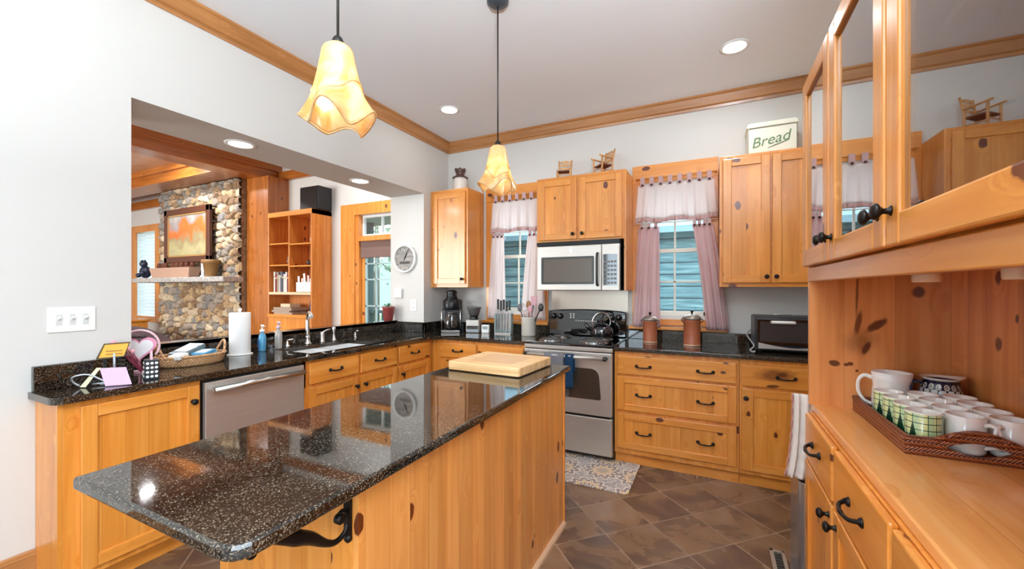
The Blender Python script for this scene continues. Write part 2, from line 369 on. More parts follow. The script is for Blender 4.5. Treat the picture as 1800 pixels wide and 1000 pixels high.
# ------------------------------------------------------------------ the setting
XW, XF, YW, ZC, XR = -2.72, -3.17, 3.90, 3.015, .82
OY0, OY1, OZ0, OZ1 = 1.05, 3.456, .998, 2.366
YR = -3.6; XE = 4.2; YH = .36
struct(MB().box(-12.2, 4.4, -3.8, 4.6, -.1, 0).build('floor', TILE))
struct(MB().box(XW, XR+.12, YR, YW, ZC, ZC+.12).box(XR+.12, XE, YR, YH, ZC, ZC+.12).build('ceiling', CEIL))
m = MB()
m.box(XF, XW, YR-.12, OY0, 0, 3.4); m.box(XF, XW, OY1, YW+.34, 0, 3.4); m.box(XF, XW, OY0, OY1, OZ1, 3.4); m.box(XF, XF+.07, OY0, OY1, 0, OZ0)
struct(m.build('wall_left', WALL))
W1 = (-2.115, -1.60, 1.10, 2.33); W2 = (-.605, -.02, 1.10, 2.33)
def wall_y(y0, y1, x0, x1, z1, holes):
    m = MB(); xs = x0
    for (a, b, c, d) in holes:
        m.box(xs, a, y0, y1, 0, z1); m.box(a, b, y0, y1, 0, c); m.box(a, b, y0, y1, d, z1); xs = b
    m.box(xs, x1, y0, y1, 0, z1)
    return m
struct(wall_y(YW, YW+.14, XW, XR+.12, 3.13, [W1, W2]).build('wall_back', WALL))
struct(MB().box(XR, XR+.12, YH-.12, YW, 0, 3.13).box(XR+.12, XE, YH-.12, YH, 0, 3.13).build('wall_right', WALL))
struct(MB().box(XE, XE+.12, YR, -3.0, 0, 3.13).box(XE, XE+.12, -.1, YH, 0, 3.13).box(XE, XE+.12, -3.0, -.1, 0, .7).box(XE, XE+.12, -3.0, -.1, 2.5, 3.13).build('wall_dining', WALL))
struct(wall_y(YR-.12, YR, XW, XE, 3.13, [(-2.48, -1.52, .75, 2.45), (.6, 2.9, .75, 2.45)]).build('wall_rear', WALL))
def crown(axis, a0, a1, fixed, sgn, z0, z1, d, mats, name):
    pf = [(0, z0), (.012, z0), (.018, z0+.02), (.03, z0+.03), (d-.012, z1-.022), (d, z1-.014), (d, z1), (0, z1)]
    m = MB()
    poly = [(fixed+sgn*p, z) for p, z in pf]
    if axis == 'y': m.prism(poly, 'y', a0, a1)
    else: m.prism(poly, 'x', a0, a1)
    return struct(m.build(name, mats))
crown('y', YR, YW, XW, 1, 2.905, ZC, .066, TRIM['y'], 'trim_1')
crown('x', XW, XR, YW, -1, 2.905, ZC, .066, TRIM['x'], 'trim_2')
m = MB().box(XW, XW+.016, YR, .728, 0, .19); m.box(XW, XW+.022, YR, .728, .19, .215)
struct(m.build('baseboard_left', TRIM['y'], bevel=.004))

def window(name, x0, x1, z0, z1, cx0, cx1, ctop, sill_l, sill_r, rail_z):
    root = thing(name, '', '', ((x0+x1)/2, YW, z0)); del root['label']; del root['category']; struct(root)
    m = MB()
    m.box(cx0, x0+.005, YW-.02, YW, z0-.09, ctop-.10, 0); m.box(x1-.005, cx1, YW-.02, YW, z0-.09, ctop-.10, 0); m.box(cx0, cx1, YW-.024, YW, ctop-.16, ctop, 1)
    m.box(x0, x1, YW-.02, YW, z0-.055, z0, 1)
    m.build('casing', [PC['z'], PC['x']], root, bevel=.003)
    MB().box(sill_l, sill_r, YW-.06, YW+.02, z0-.095, z0-.065).build('sill', PC['x'], root, bevel=.006)
    m = MB()
    for a, b, c, d in ((x0, x0+.03, z0, z1), (x1-.03, x1, z0, z1), (x0, x1, z0, z0+.035), (x0, x1, z1-.03, z1)): m.box(a, b, YW+.0, YW+.12, c, d)
    m.build('jamb', plain('window_white', (225, 228, 226), .5), root)
    SW = plain('sash_cream', (226, 220, 205), .4)
    for nm, za, zb, yy in (('upper_sash', rail_z-.012, z1-.03, YW+.075), ('lower_sash', z0+.035, rail_z+.02, YW+.045)):
        m = MB(); xa, xb = x0+.03, x1-.03; xc = (xa+xb)/2; zm = (za+zb)/2
        for a, b, c, d in ((xa, xa+.03, za, zb), (xb-.03, xb, za, zb), (xa, xb, za, za+.035), (xa, xb, zb-.035, zb)): m.box(a, b, yy, yy+.028, c, d)
        m.box(xc-.008, xc+.008, yy+.005, yy+.023, za, zb); m.box(xa, xb, yy+.005, yy+.023, zm-.008, zm+.008)
        s = m.build(nm, SW, root, bevel=.002)
        MB().box(xa+.01, xb-.01, yy+.012, yy+.016, za+.01, zb-.01).build('pane', PANE, s)
    return root
window('window_1', *W1, -2.215, -1.50, 2.46, -2.24, -1.49, 1.71)
window('window_2', *W2, -.668, .038, 2.485, -.70, .105, 1.71)

# ------------------------------------------------------------------ cabinet parts
def knob(parent, pl, a, z, c, out, r=.016):
    pr = [(.011, 0), (.007, .004), (.0055, .012), (.010, .017), (r, .022), (r*.98, .027), (r*.6, .032), (1e-5, .033)]
    m = MB()
    if pl == 'y': m.lathe([(rr, out*h) for rr, h in pr], (a, c, z), 'y', 14)
    else: m.lathe([(rr, out*h) for rr, h in pr], (c, a, z), 'x', 14)
    return m.build('knob', IRON, parent)
def pull(parent, pl, a, z, c, out, w=.10):
    m = MB(); h = w/2
    P = []
    for (da, dz, dn) in ((-h-.008, .004, .004), (-h, 0, .012), (-h+.012, -.004, .024), (-.018, -.006, .030), (0, -.006, .031), (.018, -.006, .030), (h-.012, -.004, .024), (h, 0, .012), (h+.008, .004, .004)):
        P.append((a+da, c+out*dn, z+dz) if pl == 'y' else (c+out*dn, a+da, z+dz))
    m.tube(P, [.004, .006, .0055, .005, .0065, .005, .0055, .006, .004], 8)
    for sgn in (-1, 1):
        q = a+sgn*h
        if pl == 'y': m.lathe([(.013, 0), (.012, out*.004), (.006, out*.010)], (q, c, z), 'y', 10)
        else: m.lathe([(.013, 0), (.012, out*.004), (.006, out*.010)], (c, q, z), 'x', 10)
    return m.build('handle', IRON, parent)
def panel_front(parent, name, pl, a0, a1, z0, z1, c, out, st=.055, rail=.055, t=.02, hor='', mats=None, panelmat=None):
    h = 'x' if pl == 'y' else 'y'
    m = MB(); o = c+out*t
    m.fb(pl, a0, a0+st, z0, z1, c, o, 0); m.fb(pl, a1-st, a1, z0, z1, c, o, 0)
    m.fb(pl, a0+st, a1-st, z0, z0+rail, c, o, 1); m.fb(pl, a0+st, a1-st, z1-rail, z1, c, o, 1)
    m.fb(pl, a0+st-.004, a1-st+.004, z0+rail-.004, z1-rail+.004, c, c+out*t*.45, 2)
    return m.build(name, [PC['z'], PC[h], panelmat or (PPX if pl == 'y' else PPY)], parent, bevel=.0035)
def slab(parent, name, pl, a0, a1, z0, z1, c, out, t=.02):
    return MB().fb(pl, a0, a1, z0, z1, c, c+out*t).build(name, PC['x' if pl == 'y' else 'y'], parent, bevel=.007, seg=3)

# ------------------------------------------------------------------ left run of base cabinets (faces +x, front at x = -2.48)
FX = -2.48
ZT = .884
def carcass(parent, x0, x1, y0, y1, z0, z1, mats, holes=None):
    MB().box(x0, x1, y0, y1, z0, z1).build('body', mats, parent, bevel=.003)
c1 = thing('base_cabinet', 'single-door pine base cabinet at the near end of the left counter run', 'cabinet', (-2.6, 1.0, 0))
MB().box(XW+.002, FX, .728, 1.25, .10, ZT).build('body', PC['z'], c1, bevel=.003)
MB().box(XW+.002, FX+.001, .712, .728, 0, ZT).build('end_panel', PPX, c1)
MB().box(XW+.01, FX-.07, .728, 1.25, 0, .10).build('toe_board', PC['y'], c1)
d = panel_front(c1, 'door', 'x', .78, 1.236, .135, .858, FX, 1); knob(d, 'x', 1.205, .777, FX+.02, 1)
dw = thing('dishwasher', 'stainless steel dishwasher with a long bar handle under the left counter', 'dishwasher', (-2.7, 1.56, 0))
MB().box(-3.07, FX-.005, 1.258, 1.862, .10, ZT-.004).build('body', BLACKP, dw)
MB().box(-3.0, FX-.06, 1.262, 1.858, 0, .10).build('toe_board', BLACKP, dw)
d = MB().box(FX-.005, FX+.024, 1.262, 1.858, .11, .862).build('door', STEEL, dw, bevel=.004)
m = MB().tube([(FX+.062, 1.285, .822), (FX+.062, 1.835, .822)], .016, 14)
for y in (1.30, 1.82): m.tube([(FX+.02, y, .822), (FX+.062, y, .822)], .009, 10)
m.build('handle', NICKEL, d)
c2 = thing('sink_base_cabinet', 'wide pine sink cabinet with two drawer fronts over two doors, right of the dishwasher', 'cabinet', (-2.75, 2.32, 0))
MB().box(-3.07, FX, 1.866, 2.775, .10, .70).box(-2.56, FX, 1.866, 2.775, .70, ZT).box(-3.07, FX, 1.866, 1.885, .70, ZT).box(-3.07, FX, 2.757, 2.775, .70, ZT).build('body', PC['z'], c2)
MB().box(-3.0, FX-.07, 1.866, 2.775, 0, .10).build('toe_board', PC['y'], c2)
for a0, a1, kn in ((1.905, 2.335, 2.305), (2.358, 2.765, 2.392)):
    d = slab(c2, 'drawer_front', 'x', a0, a1, .715, .862, FX, 1); pull(d, 'x', (a0+a1)/2, .79, FX+.02, 1)
    d = panel_front(c2, 'door', 'x', a0, a1, .135, .69, FX, 1); knob(d, 'x', kn, .625, FX+.02, 1)
c3 = thing('base_cabinet', 'narrow one-drawer one-door pine cabinet in the corner, right of the sink cabinet', 'cabinet', (-2.75, 3.0, 0))
MB().box(-3.07, FX, 2.779, 3.275, .10, ZT).build('body', PC['z'], c3)
MB().box(-3.0, FX-.07, 2.779, 3.275, 0, .10).build('toe_board', PC['y'], c3)
d = slab(c3, 'drawer', 'x', 2.79, 3.225, .715, .866, FX, 1); pull(d, 'x', 3.0, .79, FX+.02, 1)
d = panel_front(c3, 'door', 'x', 2.79, 3.225, .135, .69, FX, 1); knob(d, 'x', 2.825, .62, FX+.02, 1)
# ------------------------------------------------------------------ back run left of the range (faces -y, front at y = 3.28)
FY = 3.28
c4 = thing('corner_base_cabinet', 'pine base cabinet of two drawers over two doors between the corner and the range', 'cabinet', (-1.97, 3.6, 0))
MB().box(-2.478, -1.469, FY, YW-.002, .10, ZT).build('body', PC['z'], c4)
MB().box(-2.478, -1.469, FY+.06, YW-.01, 0, .10).build('toe_board', PC['x'], c4)
for a0, a1 in ((-2.375, -1.968), (-1.945, -1.49)):
    d = slab(c4, 'drawer', 'y', a0, a1, .715, .852, FY, -1); pull(d, 'y', (a0+a1)/2, .785, FY-.02, -1)
    d = panel_front(c4, 'door', 'y', a0, a1, .12, .69, FY, -1); knob(d, 'y', a1-.03 if a0 < -2 else a0+.03, .62, FY-.02, -1)
# ------------------------------------------------------------------ back run right of the range
c5 = thing('drawer_cabinet', 'wide three-drawer pine base cabinet right of the range', 'cabinet', (-.27, 3.6, 0))
MB().box(-.702, .160, FY, YW-.002, .085, ZT).build('body', PC['z'], c5)
MB().box(-.702, .160, FY+.03, YW-.01, 0, .085).build('toe_board', PC['x'], c5)
for i, (z0, z1) in enumerate(((.705, .852), (.425, .688), (.128, .400))):
    if i == 0: d = slab(c5, 'drawer', 'y', -.68, .145, z0, z1, FY, -1)
    else: d = panel_front(c5, 'drawer', 'y', -.68, .145, z0, z1, FY, -1, st=.055, rail=.05)
    zz = (z0+z1)/2-.004
    pull(d, 'y', -.482, zz, FY-(.02 if i == 0 else .012), -1); pull(d, 'y', -.052, zz, FY-(.02 if i == 0 else .012), -1)
c6 = thing('base_cabinet', 'pine base cabinet of one drawer over one door, beside the hutch under the toaster oven', 'cabinet', (.49, 3.6, 0))
MB().box(.163, XR-.003, FY, YW-.002, .085, ZT).build('body', PC['z'], c6)
MB().box(.163, XR-.003, FY+.03, YW-.01, 0, .085).build('toe_board', PC['x'], c6)
d = slab(c6, 'drawer', 'y', .175, .70, .698, .846, FY, -1); d.data.materials[0] = pine('pine_drawer_with_burl', 'x', paxis='x', cols=OC, knots=.3, marks=((.375, .790, .10, .035, .1, .22), (.36, .712, .035, .010, .1, 0), (.41, .795, .03, .012, 0, .1))); pull(d, 'y', .436, .772, FY-.02, -1)
d = panel_front(c6, 'door', 'y', .175, .70, .115, .682, FY, -1, st=.07); knob(d, 'y', .20, .618, FY-.02, -1)

# ------------------------------------------------------------------ granite counters
def rounded(poly, r_by_i, n=5):
    out = []
    for i, p in enumerate(poly):
        r = r_by_i.get(i, 0)
        if not r: out.append(p); continue
        a = Vector(poly[i-1]); b = Vector(p); c = Vector(poly[(i+1) % len(poly)])
        d1 = (a-b).normalized(); d2 = (c-b).normalized()
        for k in range(n+1):
            t = k/n; q = (b+d1*r)*(1-t)**2+b*2*t*(1-t)+(b+d2*r)*t**2; out.append((q.x, q.y))
    return out
CZ0, CZ1 = .884, .914
FE = -2.445                      # front edge of the left run
SX0, SX1, SY0, SY1 = -2.93, -2.55, 1.98, 2.66      # sink cut-out
ct = thing('granite_countertop', 'L-shaped dark granite countertop running under the pass-through and round the corner to the range', 'countertop', (-2.7, 2.2, CZ0))
m = MB()
m.prism(rounded([(XW+.003, .69), (FE, .69), (FE, OY0), (XW+.003, OY0)], {1: .05}), 'z', CZ0, CZ1)
m.box(-3.098, FE, OY0, SY0, CZ0, CZ1); m.box(-3.098, SX0, SY0, SY1, CZ0, CZ1); m.box(SX1, FE, SY0, SY1, CZ0, CZ1); m.box(-3.098, FE, SY1, OY1-.002, CZ0, CZ1)
m.box(XW+.003, FE, OY1-.002, YW-.003, CZ0, CZ1); m.box(FE, -1.468, 3.245, YW-.003, CZ0, CZ1)
m.add([(FE, 3.245, CZ0), (FE+.10, 3.245, CZ0), (FE, 3.145, CZ0), (FE, 3.245, CZ1), (FE+.10, 3.245, CZ1), (FE, 3.145, CZ1)], [(0, 2, 1), (3, 4, 5), (0, 1, 4, 3), (1, 2, 5, 4), (2, 0, 3, 5)])
m.build('slab', GRAN, ct)
ZS = 1.025
m = MB()
m.box(XW+.001, XW+.03, .70, OY0, CZ1, ZS); m.box(-3.098, -3.07, OY0, OY1-.002, CZ1, ZS+.004); m.box(XF-.02, -3.07, OY0, OY1-.002, .9985, ZS+.0045); m.box(-3.07, XW+.03, OY1-.03, OY1-.002, CZ1, ZS-.005)
m.box(XW+.003, XW+.03, OY1-.03, YW-.004, CZ1, ZS-.006); m.box(XW+.03, -1.468, YW-.032, YW-.003, CZ1, 1.0)
m.build('backsplash', GRAN, ct, bevel=.003)
ct2 = thing('granite_countertop', 'dark granite countertop with canisters and toaster oven, right of the range', 'countertop', (.05, 3.6, CZ0))
MB().box(-.704, XR-.003, 3.245, YW-.003, CZ0, CZ1).build('slab', GRAN, ct2, bevel=.006, seg=3)
MB().box(-.704, XR-.003, YW-.032, YW-.003, CZ1, 1.0).build('backsplash', GRAN, ct2, bevel=.003)
# sink
sk = thing('sink', 'double-bowl white undermount sink set in the granite below the pass-through', 'sink', (-2.75, 2.32, .73))
def bowl(y0, y1):
    m = MB(); x0, x1 = SX0-.004, SX1+.004; z0, z1 = .73, CZ0-.001; t = .012
    m.box(x0, x1, y0, y1, z0, z0+t); m.box(x0-t, x0, y0-t, y1+t, z0, z1); m.box(x1, x1+t, y0-t, y1+t, z0, z1); m.box(x0, x1, y0-t, y0, z0, z1); m.box(x0, x1, y1, y1+t, z0, z1)
    b = m.build('bowl', plain('sink_white', (225, 228, 228), .2, coat=.5), sk)
    MB().lathe([(.03, 0), (.03, .003), (.012, .004)], ((x0+x1)/2, (y0+y1)/2, z0+t), 'z', 16).build('drain', CHROME, b)
bowl(SY0, SY0+.33); bowl(SY0+.355, SY1)
# faucet and its neighbours, on the ledge behind the sink (x = -3.0)
f = local('kitchen_faucet', 'tall curved nickel faucet behind the sink', 'faucet')
MB().lathe([(.03, 0), (.03, .008), (.02, .02), (.017, .05), (.019, .06), (.016, .07)], (0, 0, 0), 'z', 18).build('base', NICKEL, f)
pts = [(0, 0, .06), (0, 0, .18)]+[(.085-.085*math.cos(a), 0, .18+.085*math.sin(a)) for a in [PI*k/10 for k in range(1, 9)]]
MB().tube(pts, [.016, .015]+[.013]*6+[.016, .018], 14).build('spout', NICKEL, f)
place(f, (-3.0, 2.30, CZ1), -.5)
f = local('faucet_handle', 'nickel single-lever faucet handle on a short post right of the spout', 'faucet handle')
MB().lathe([(.024, 0), (.024, .006), (.018, .014), (.018, .07), (.014, .085), (1e-5, .09)], n=16).build('post', NICKEL, f)
MB().tube([(0, 0, .08), (.01, .03, .10), (.015, .07, .105)], [.007, .006, .008], 8).build('lever', NICKEL, f)
place(f, (-3.0, 2.44, CZ1), 0)
f = local('side_sprayer', 'slim nickel side sprayer standing right of the faucet lever', 'sprayer')
MB().lathe([(.022, 0), (.022, .008), (.014, .016), (.012, .06), (.016, .10), (.014, .118), (1e-5, .122)], n=16).build('body', NICKEL, f)
place(f, (-3.0, 2.56, CZ1), 0)
f = local('soap_pump', 'small nickel soap pump left of the faucet', 'soap pump')
MB().lathe([(.022, 0), (.022, .008), (.012, .02), (.009, .04), (1e-5, .055)], n=14).build('base', NICKEL, f)
MB().tube([(0, 0, .045), (.0, 0, .055), (.045, .01, .06)], .005, 8).build('nozzle', NICKEL, f)
place(f, (-3.0, 2.12, CZ1), .3)
f = local('hot_water_tap', 'smallest nickel tap at the right end of the sink ledge', 'tap')
MB().lathe([(.016, 0), (.016, .006), (.009, .012), (.008, .05), (1e-5, .052)], n=14).tube([(0, 0, .045), (0, 0, .062), (.04, 0, .066)], .005, 8).build('body', NICKEL, f)
place(f, (-3.0, 2.80, CZ1), 0)

# ------------------------------------------------------------------ island
isl = thing('kitchen_island', 'long pine kitchen island clad in vertical knotty boards', 'island', (-1.07, 1.5, 0))
IX0, IX1, IY0, IY1 = -1.365, -.785, .742, 2.30
MB().box(IX0+.02, IX1-.018, IY0+.018, IY1-.02, .0, ZT).build('body', PC['z'], isl)
MB().box(IX1-.018, IX1, IY0, IY1-.02, .0, ZT).build('side_panel', ISL, isl, bevel=.001)
MB().box(IX0, IX1-.019, IY0, IY0+.018, 0, ZT).build('end_panel', PPX, isl, bevel=.001)
MB().box(IX1-.03, IX1+.006, IY1-.02, IY1+.0, .0, ZT).build('corner_post', PC['z'], isl, bevel=.003)
MB().prism([(IX1, 0), (IX1+.02, 0), (IX1+.018, .012), (IX1+.008, .02), (IX1, .022)], 'y', IY0, IY1-.02).build('toe_trim', plain('trim_tan', (196, 160, 128), .5), isl)
MB().box(IX0, IX0+.02, IY0+.018, IY1-.02, .0, ZT).build('far_side_panel', PPY, isl)
def bracket(x):
    m = MB(); y = IY0
    m.box(x-.011, x+.011, y-.008, y-.0005, .752, ZT-.004); m.lathe([(.0115, 0), (.0115, -.008), (.004, -.013)], (x, y, .752), 'y', 12)
    m.box(x-.011, x+.011, y-.27, y-.004, ZT-.012, ZT-.004)
    # curl, S-sweep and twisted basket
    m.lathe([(.005, -.0105), (.0125, -.007), (.0125, .007), (.005, .0105)], (x, y-.030, .812), 'x', 16)
    m.tube([(x, y-.030, .824), (x, y-.020, .827), (x, y-.009, .820), (x, y-.007, .805), (x, y-.008, .79)], .005, 8)
    m.tube([(x, y-.008, .815), (x, y-.006, .79), (x, y-.018, .768), (x, y-.042, .762), (x, y-.07, .775), (x, y-.11, .808), (x, y-.145, .828), (x, y-.175, .845), (x, y-.21, .858), (x, y-.24, .862), (x, y-.26, .872)],
           [.004, .005, .006, .007, .009, .0145, .018, .015, .008, .006, .005], 10)
    m.lathe([(.008, -.012), (.011, -.008), (.011, .008), (.008, .012)], (x, y-.245, .853), 'x', 12)
    return m.build('bracket', IRON, isl)
bracket(-.815); bracket(-1.32)
it = thing('island_countertop', 'long black speckled granite countertop on the island, overhanging its near end', 'countertop', (-1.07, 1.4, ZT))
poly = rounded([(-1.395, .425), (-.745, .425), (-.762, 2.345), (-1.395, 2.345)], {0: .012, 1: .055, 2: .01, 3: .02})
MB().prism(poly, 'z', ZT, CZ1).build('slab', GRAN, it, bevel=.008, seg=3)
cb = MB()
o = cb.prism(rounded([(-.228, -.205), (.228, -.205), (.228, .205), (-.228, .205)], {0: .02, 1: .02, 2: .02, 3: .02}), 'z', .008, .055).build('cutting_board', BOARDM, bevel=.005, origin=(0, 0, 0))
# ------------------------------------------------------------------ range
rg = thing('range', 'stainless steel electric range with a black glass cooktop and backguard', 'stove', (-1.085, 3.55, 0))
RX0, RX1 = -1.464, -.708
MB().box(RX0, RX1, 3.262, 3.885, .03, .88).build('body', BLACKP, rg)
d = MB().box(RX0+.003, RX1-.003, 3.222, 3.262, .05, .345).build('storage_drawer', STEEL, rg, bevel=.006)
MB().box(RX0+.02, RX1-.02, 3.23, 3.262, .345, .362).build('drawer_gap', BLACKM, rg)
d = MB().box(RX0+.003, RX1-.003, 3.218, 3.262, .362, .862).build('oven_door', STEEL, rg, bevel=.008)
m = MB(); m.prism(rounded([(-1.385, .49), (-.795, .49), (-.815, .735), (-1.365, .735)], {0: .02, 1: .02, 2: .07, 3: .07}), 'y', 3.212, 3.222)
m.build('oven_window', GLASSDK, d)
m = MB().tube([(RX0+.05, 3.165, .825), (RX1-.05, 3.165, .825)], .015, 14, 0); m.build('handle', STEEL, d)
m = MB()
for x in (RX0+.045, RX1-.045): m.tube([(x, 3.222, .825), (x, 3.165, .825)], .014, 10).tube([(x-.012, 3.165, .825), (x+.012, 3.165, .825)], .018, 12)
m.build('handle_end', BLACKP, d)
MB().box(RX0, RX1, 3.225, 3.262, .866, .902).build('front_trim', STEEL, rg, bevel=.008)
MB().box(RX0-.002, RX1+.002, 3.215, 3.885, .902, .924).build('cooktop', BLACKG, rg, bevel=.006)
for x, y, r in ((-1.27, 3.40, .10), (-.90, 3.40, .105), (-1.27, 3.66, .085), (-.90, 3.66, .085)):
    b = MB().lathe([(r+.012, .924), (r+.015, .930), (r+.002, .931), (r, .926), (1e-4, .925)], (x, y, 0), 'z', 26).build('drip_pan', CHROME, rg)
    m = MB(); pts = []
    for k in range(60):
        a = k*.42; rr = .018+(r-.02)*k/59; pts.append((x+rr*math.cos(a), y+rr*math.sin(a), .937))
    m.tube(pts, .0055, 6); m.build('burner_coil', plain('coil_grey', (95, 92, 90), .4, metal=.5), b)
m = MB(); top = [(RX0+.002+(RX1-RX0-.004)*i/16, 1.155+.022*math.sin(PI*i/16)**.6) for i in range(17)]
m.prism([(RX1-.002, .924), (RX0+.002, .924)][::-1]+top[::-1], 'y', 3.80, 3.885)
bgd = m.build('backguard', BLACKG, rg, bevel=.01)
m = MB().box(-1.16, -1.01, 3.796, 3.80, 1.085, 1.135)
m.build('display', plain('display_grey', (62, 66, 66), .2), bgd)
LB = plain('label_grey', (176, 176, 172), .5)
m = MB()
for i in range(9): m.box(-1.185+i*.024, -1.170+i*.024, 3.797, 3.80, 1.062, 1.070)
for i in range(3):
    for j in range(2): m.box(-1.21-.03*j, -1.195-.03*j, 3.797, 3.80, 1.09+i*.018, 1.10+i*.018)
m.build('buttons', LB, bgd)
for x in (-1.40, -1.335, -.84, -.775):
    k = MB().lathe([(.03, 0), (.03, -.006), (.024, -.012), (.020, -.028), (1e-4, -.03)], (x, 3.80, 1.105), 'y', 18).build('control_knob', BLACKP, bgd)
    m = MB()
    for q in range(9):
        a = -.2+q*PI*1.1/8; m.box(x+.036*math.cos(a)-.0016, x+.036*math.cos(a)+.0016, 3.7975, 3.80, 1.105+.036*math.sin(a)-.0016, 1.105+.036*math.sin(a)+.0016)
    m.box(x-.0015, x+.0015, 3.7685, 3.771, 1.11, 1.124); m.build('dial_mark', LB, k)
struct(MB().box(RX0+.005, RX1-.003, YW-.006, YW-.001, 1.0, 1.385).build('trim_3', plain('range_backsplash_steel', (172, 160, 148), .3, metal=.85)))
# kettle
k = local('kettle', 'black enamel tea kettle on the back right burner', 'kettle')
EN = plain('enamel_black', (22, 22, 26), .08, coat=1)
MB().lathe([(.07, 0), (.095, .008), (.104, .035), (.098, .07), (.075, .10), (.045, .118), (.03, .12)], n=28).build('body', EN, k)
MB().lathe([(.032, .118), (.03, .126), (.012, .132), (.009, .14), (.016, .15), (.012, .16), (1e-4, .163)], n=20).build('lid', EN, k)
MB().tube([(-.085, 0, .06), (-.125, 0, .09), (-.15, 0, .118)], [.024, .017, .011], 12).build('spout', EN, k)
MB().tube([(-.075, 0, .095), (-.08, 0, .15), (-.045, 0, .20), (.0, 0, .212), (.045, 0, .20), (.08, 0, .15), (.075, 0, .095)], [.005, .006, .009, .01, .009, .006, .005], 10).build('handle', CHROME, k)
place(k, (-.90, 3.655, .9425), .5)
# towels on the oven handle
def towel(name, label, x0, x1, z0, z1, mat, yy=3.14):
    ybk = 3.19; zt = .8425
    path = [(yy, z0), (yy-.004, (z0+zt)/2), (yy+.004, zt-.02), (3.165, zt+.0035), (ybk, zt-.02), (ybk, z1)]
    m = MB()
    def fn(u, v):
        t = v*(len(path)-1); i = min(int(t), len(path)-2); f = t-i
        y = path[i][0]*(1-f)+path[i+1][0]*f; z = path[i][1]*(1-f)+path[i+1][1]*f
        return (x0+(x1-x0)*u, y-.004*math.sin(u*9)*(1-v)**2, z)
    m.grid(fn, 12, 30); o = m.build(name, mat, solid=.004); return tag(o, label, 'towel')
towel('kitchen_towel', 'grey towel folded over the left half of the oven handle', -1.25, -1.08, .70, .78, fabric('grey_towel', (112, 112, 118), .05), 3.143)
towel('kitchen_towel', 'dark blue towel hanging lower over the oven handle beside the grey towel', -1.072, -1.0, .575, .70, fabric('navy_towel', (34, 58, 84), .05), 3.143)

# ------------------------------------------------------------------ microwave and upper cabinets
mw = thing('microwave', 'stainless over-the-range microwave between the two windows', 'microwave', (-1.08, 3.7, 1.352))
MB().box(RX0+.004, RX1+.0, 3.54, YW-.004, 1.355, 1.79).build('body', BLACKP, mw)
d = MB().box(RX0+.004, -.862, 3.50, 3.54, 1.354, 1.755).build('door', STEEL, mw, bevel=.008)
MB().prism(rounded([(-1.415, 1.41), (-.925, 1.41), (-.925, 1.655), (-1.415, 1.655)], {i: .012 for i in range(4)}), 'y', 3.496, 3.502).build('window_frame', BLACKG, d)
MB().box(-1.39, -.945, 3.4945, 3.497, 1.43, 1.635).build('door_glass', plain('mw_glass', (98, 90, 82), .18, metal=.4), d)
MB().tube([(-.893, 3.50, 1.40), (-.893, 3.465, 1.415), (-.893, 3.46, 1.54), (-.893, 3.465, 1.66), (-.893, 3.50, 1.675)], .010, 10).build('handle', BLACKP, d)
cp = MB().box(-.860, RX1-.001, 3.50, 3.54, 1.354, 1.755).build('control_panel', STEEL, mw, bevel=.006)
m = MB().box(-.845, -.728, 3.497, 3.501, 1.40, 1.665); m.build('keypad', BLACKG, cp)
m = MB()
for i in range(4):
    for j in range(6): m.box(-.836+i*.027, -.816+i*.027, 3.4955, 3.4975, 1.412+j*.036, 1.430+j*.036)
m.build('keys', plain('key_grey', (110, 110, 108), .5), cp)
MB().box(RX0+.004, RX1-.001, 3.50, 3.54, 1.758, 1.792).build('vent_grille', BLACKM, mw)
MB().lathe([(.018, 0), (.018, -.002)], (-1.13, 3.499, 1.705), 'y', 16).build('badge', CHROME, mw)
def upper(label, x0, x1, z0, z1, doors, knobs, side=None, yf=3.57):
    r = thing('wall_cabinet', label, 'cabinet', ((x0+x1)/2, 3.73, z0))
    m = MB(); t = .018
    m.box(x0+t, x1-t, yf, YW-.003, z0, z0+t); m.box(x0+t, x1-t, yf, YW-.003, z1-t, z1-.0)
    m.box(x0+t, x1-t, YW-.012, YW-.003, z0+t, z1-t); m.box(x0+t, x1-t, yf, yf+.02, z0+t, z1-t)
    m.build('body', PC['x'], r, bevel=.002)
    MB().box(x0, x0+t, yf, YW-.003, z0 if side is None else side, z1).build('side_panel', PC['z'], r, bevel=.002)
    MB().box(x1-t, x1, yf, YW-.003, z0 if side is None else side, z1).build('side_panel', PC['z'], r, bevel=.002)
    for (a, b, za, zb), k in zip(doors, knobs):
        d = panel_front(r, 'door', 'y', a, b, za, zb, yf, -1, st=.058, rail=.058)
        knob(d, 'y', k[0], k[1], yf-.02, -1)
    return r
upper('single-door knotty pine wall cabinet in the left corner above the coffee maker', -2.716, -2.25, 1.385, 2.405, [(-2.675, -2.275, 1.42, 2.37)], [(-2.305, 1.47)])
upper('two-door pine wall cabinet above the microwave', -1.487, -.668, 1.80, 2.392, [(-1.464, -1.10, 1.815, 2.365), (-1.075, -.70, 1.815, 2.365)], [(-1.13, 1.862), (-1.045, 1.862)], side=1.355)
upper('tall two-door pine wall cabinet right of the right window', .042, XR-.004, 1.383, 2.388, [(.066, .376, 1.415, 2.36), (.388, .70, 1.415, 2.36)], [(.352, 1.46), (.412, 1.46)])

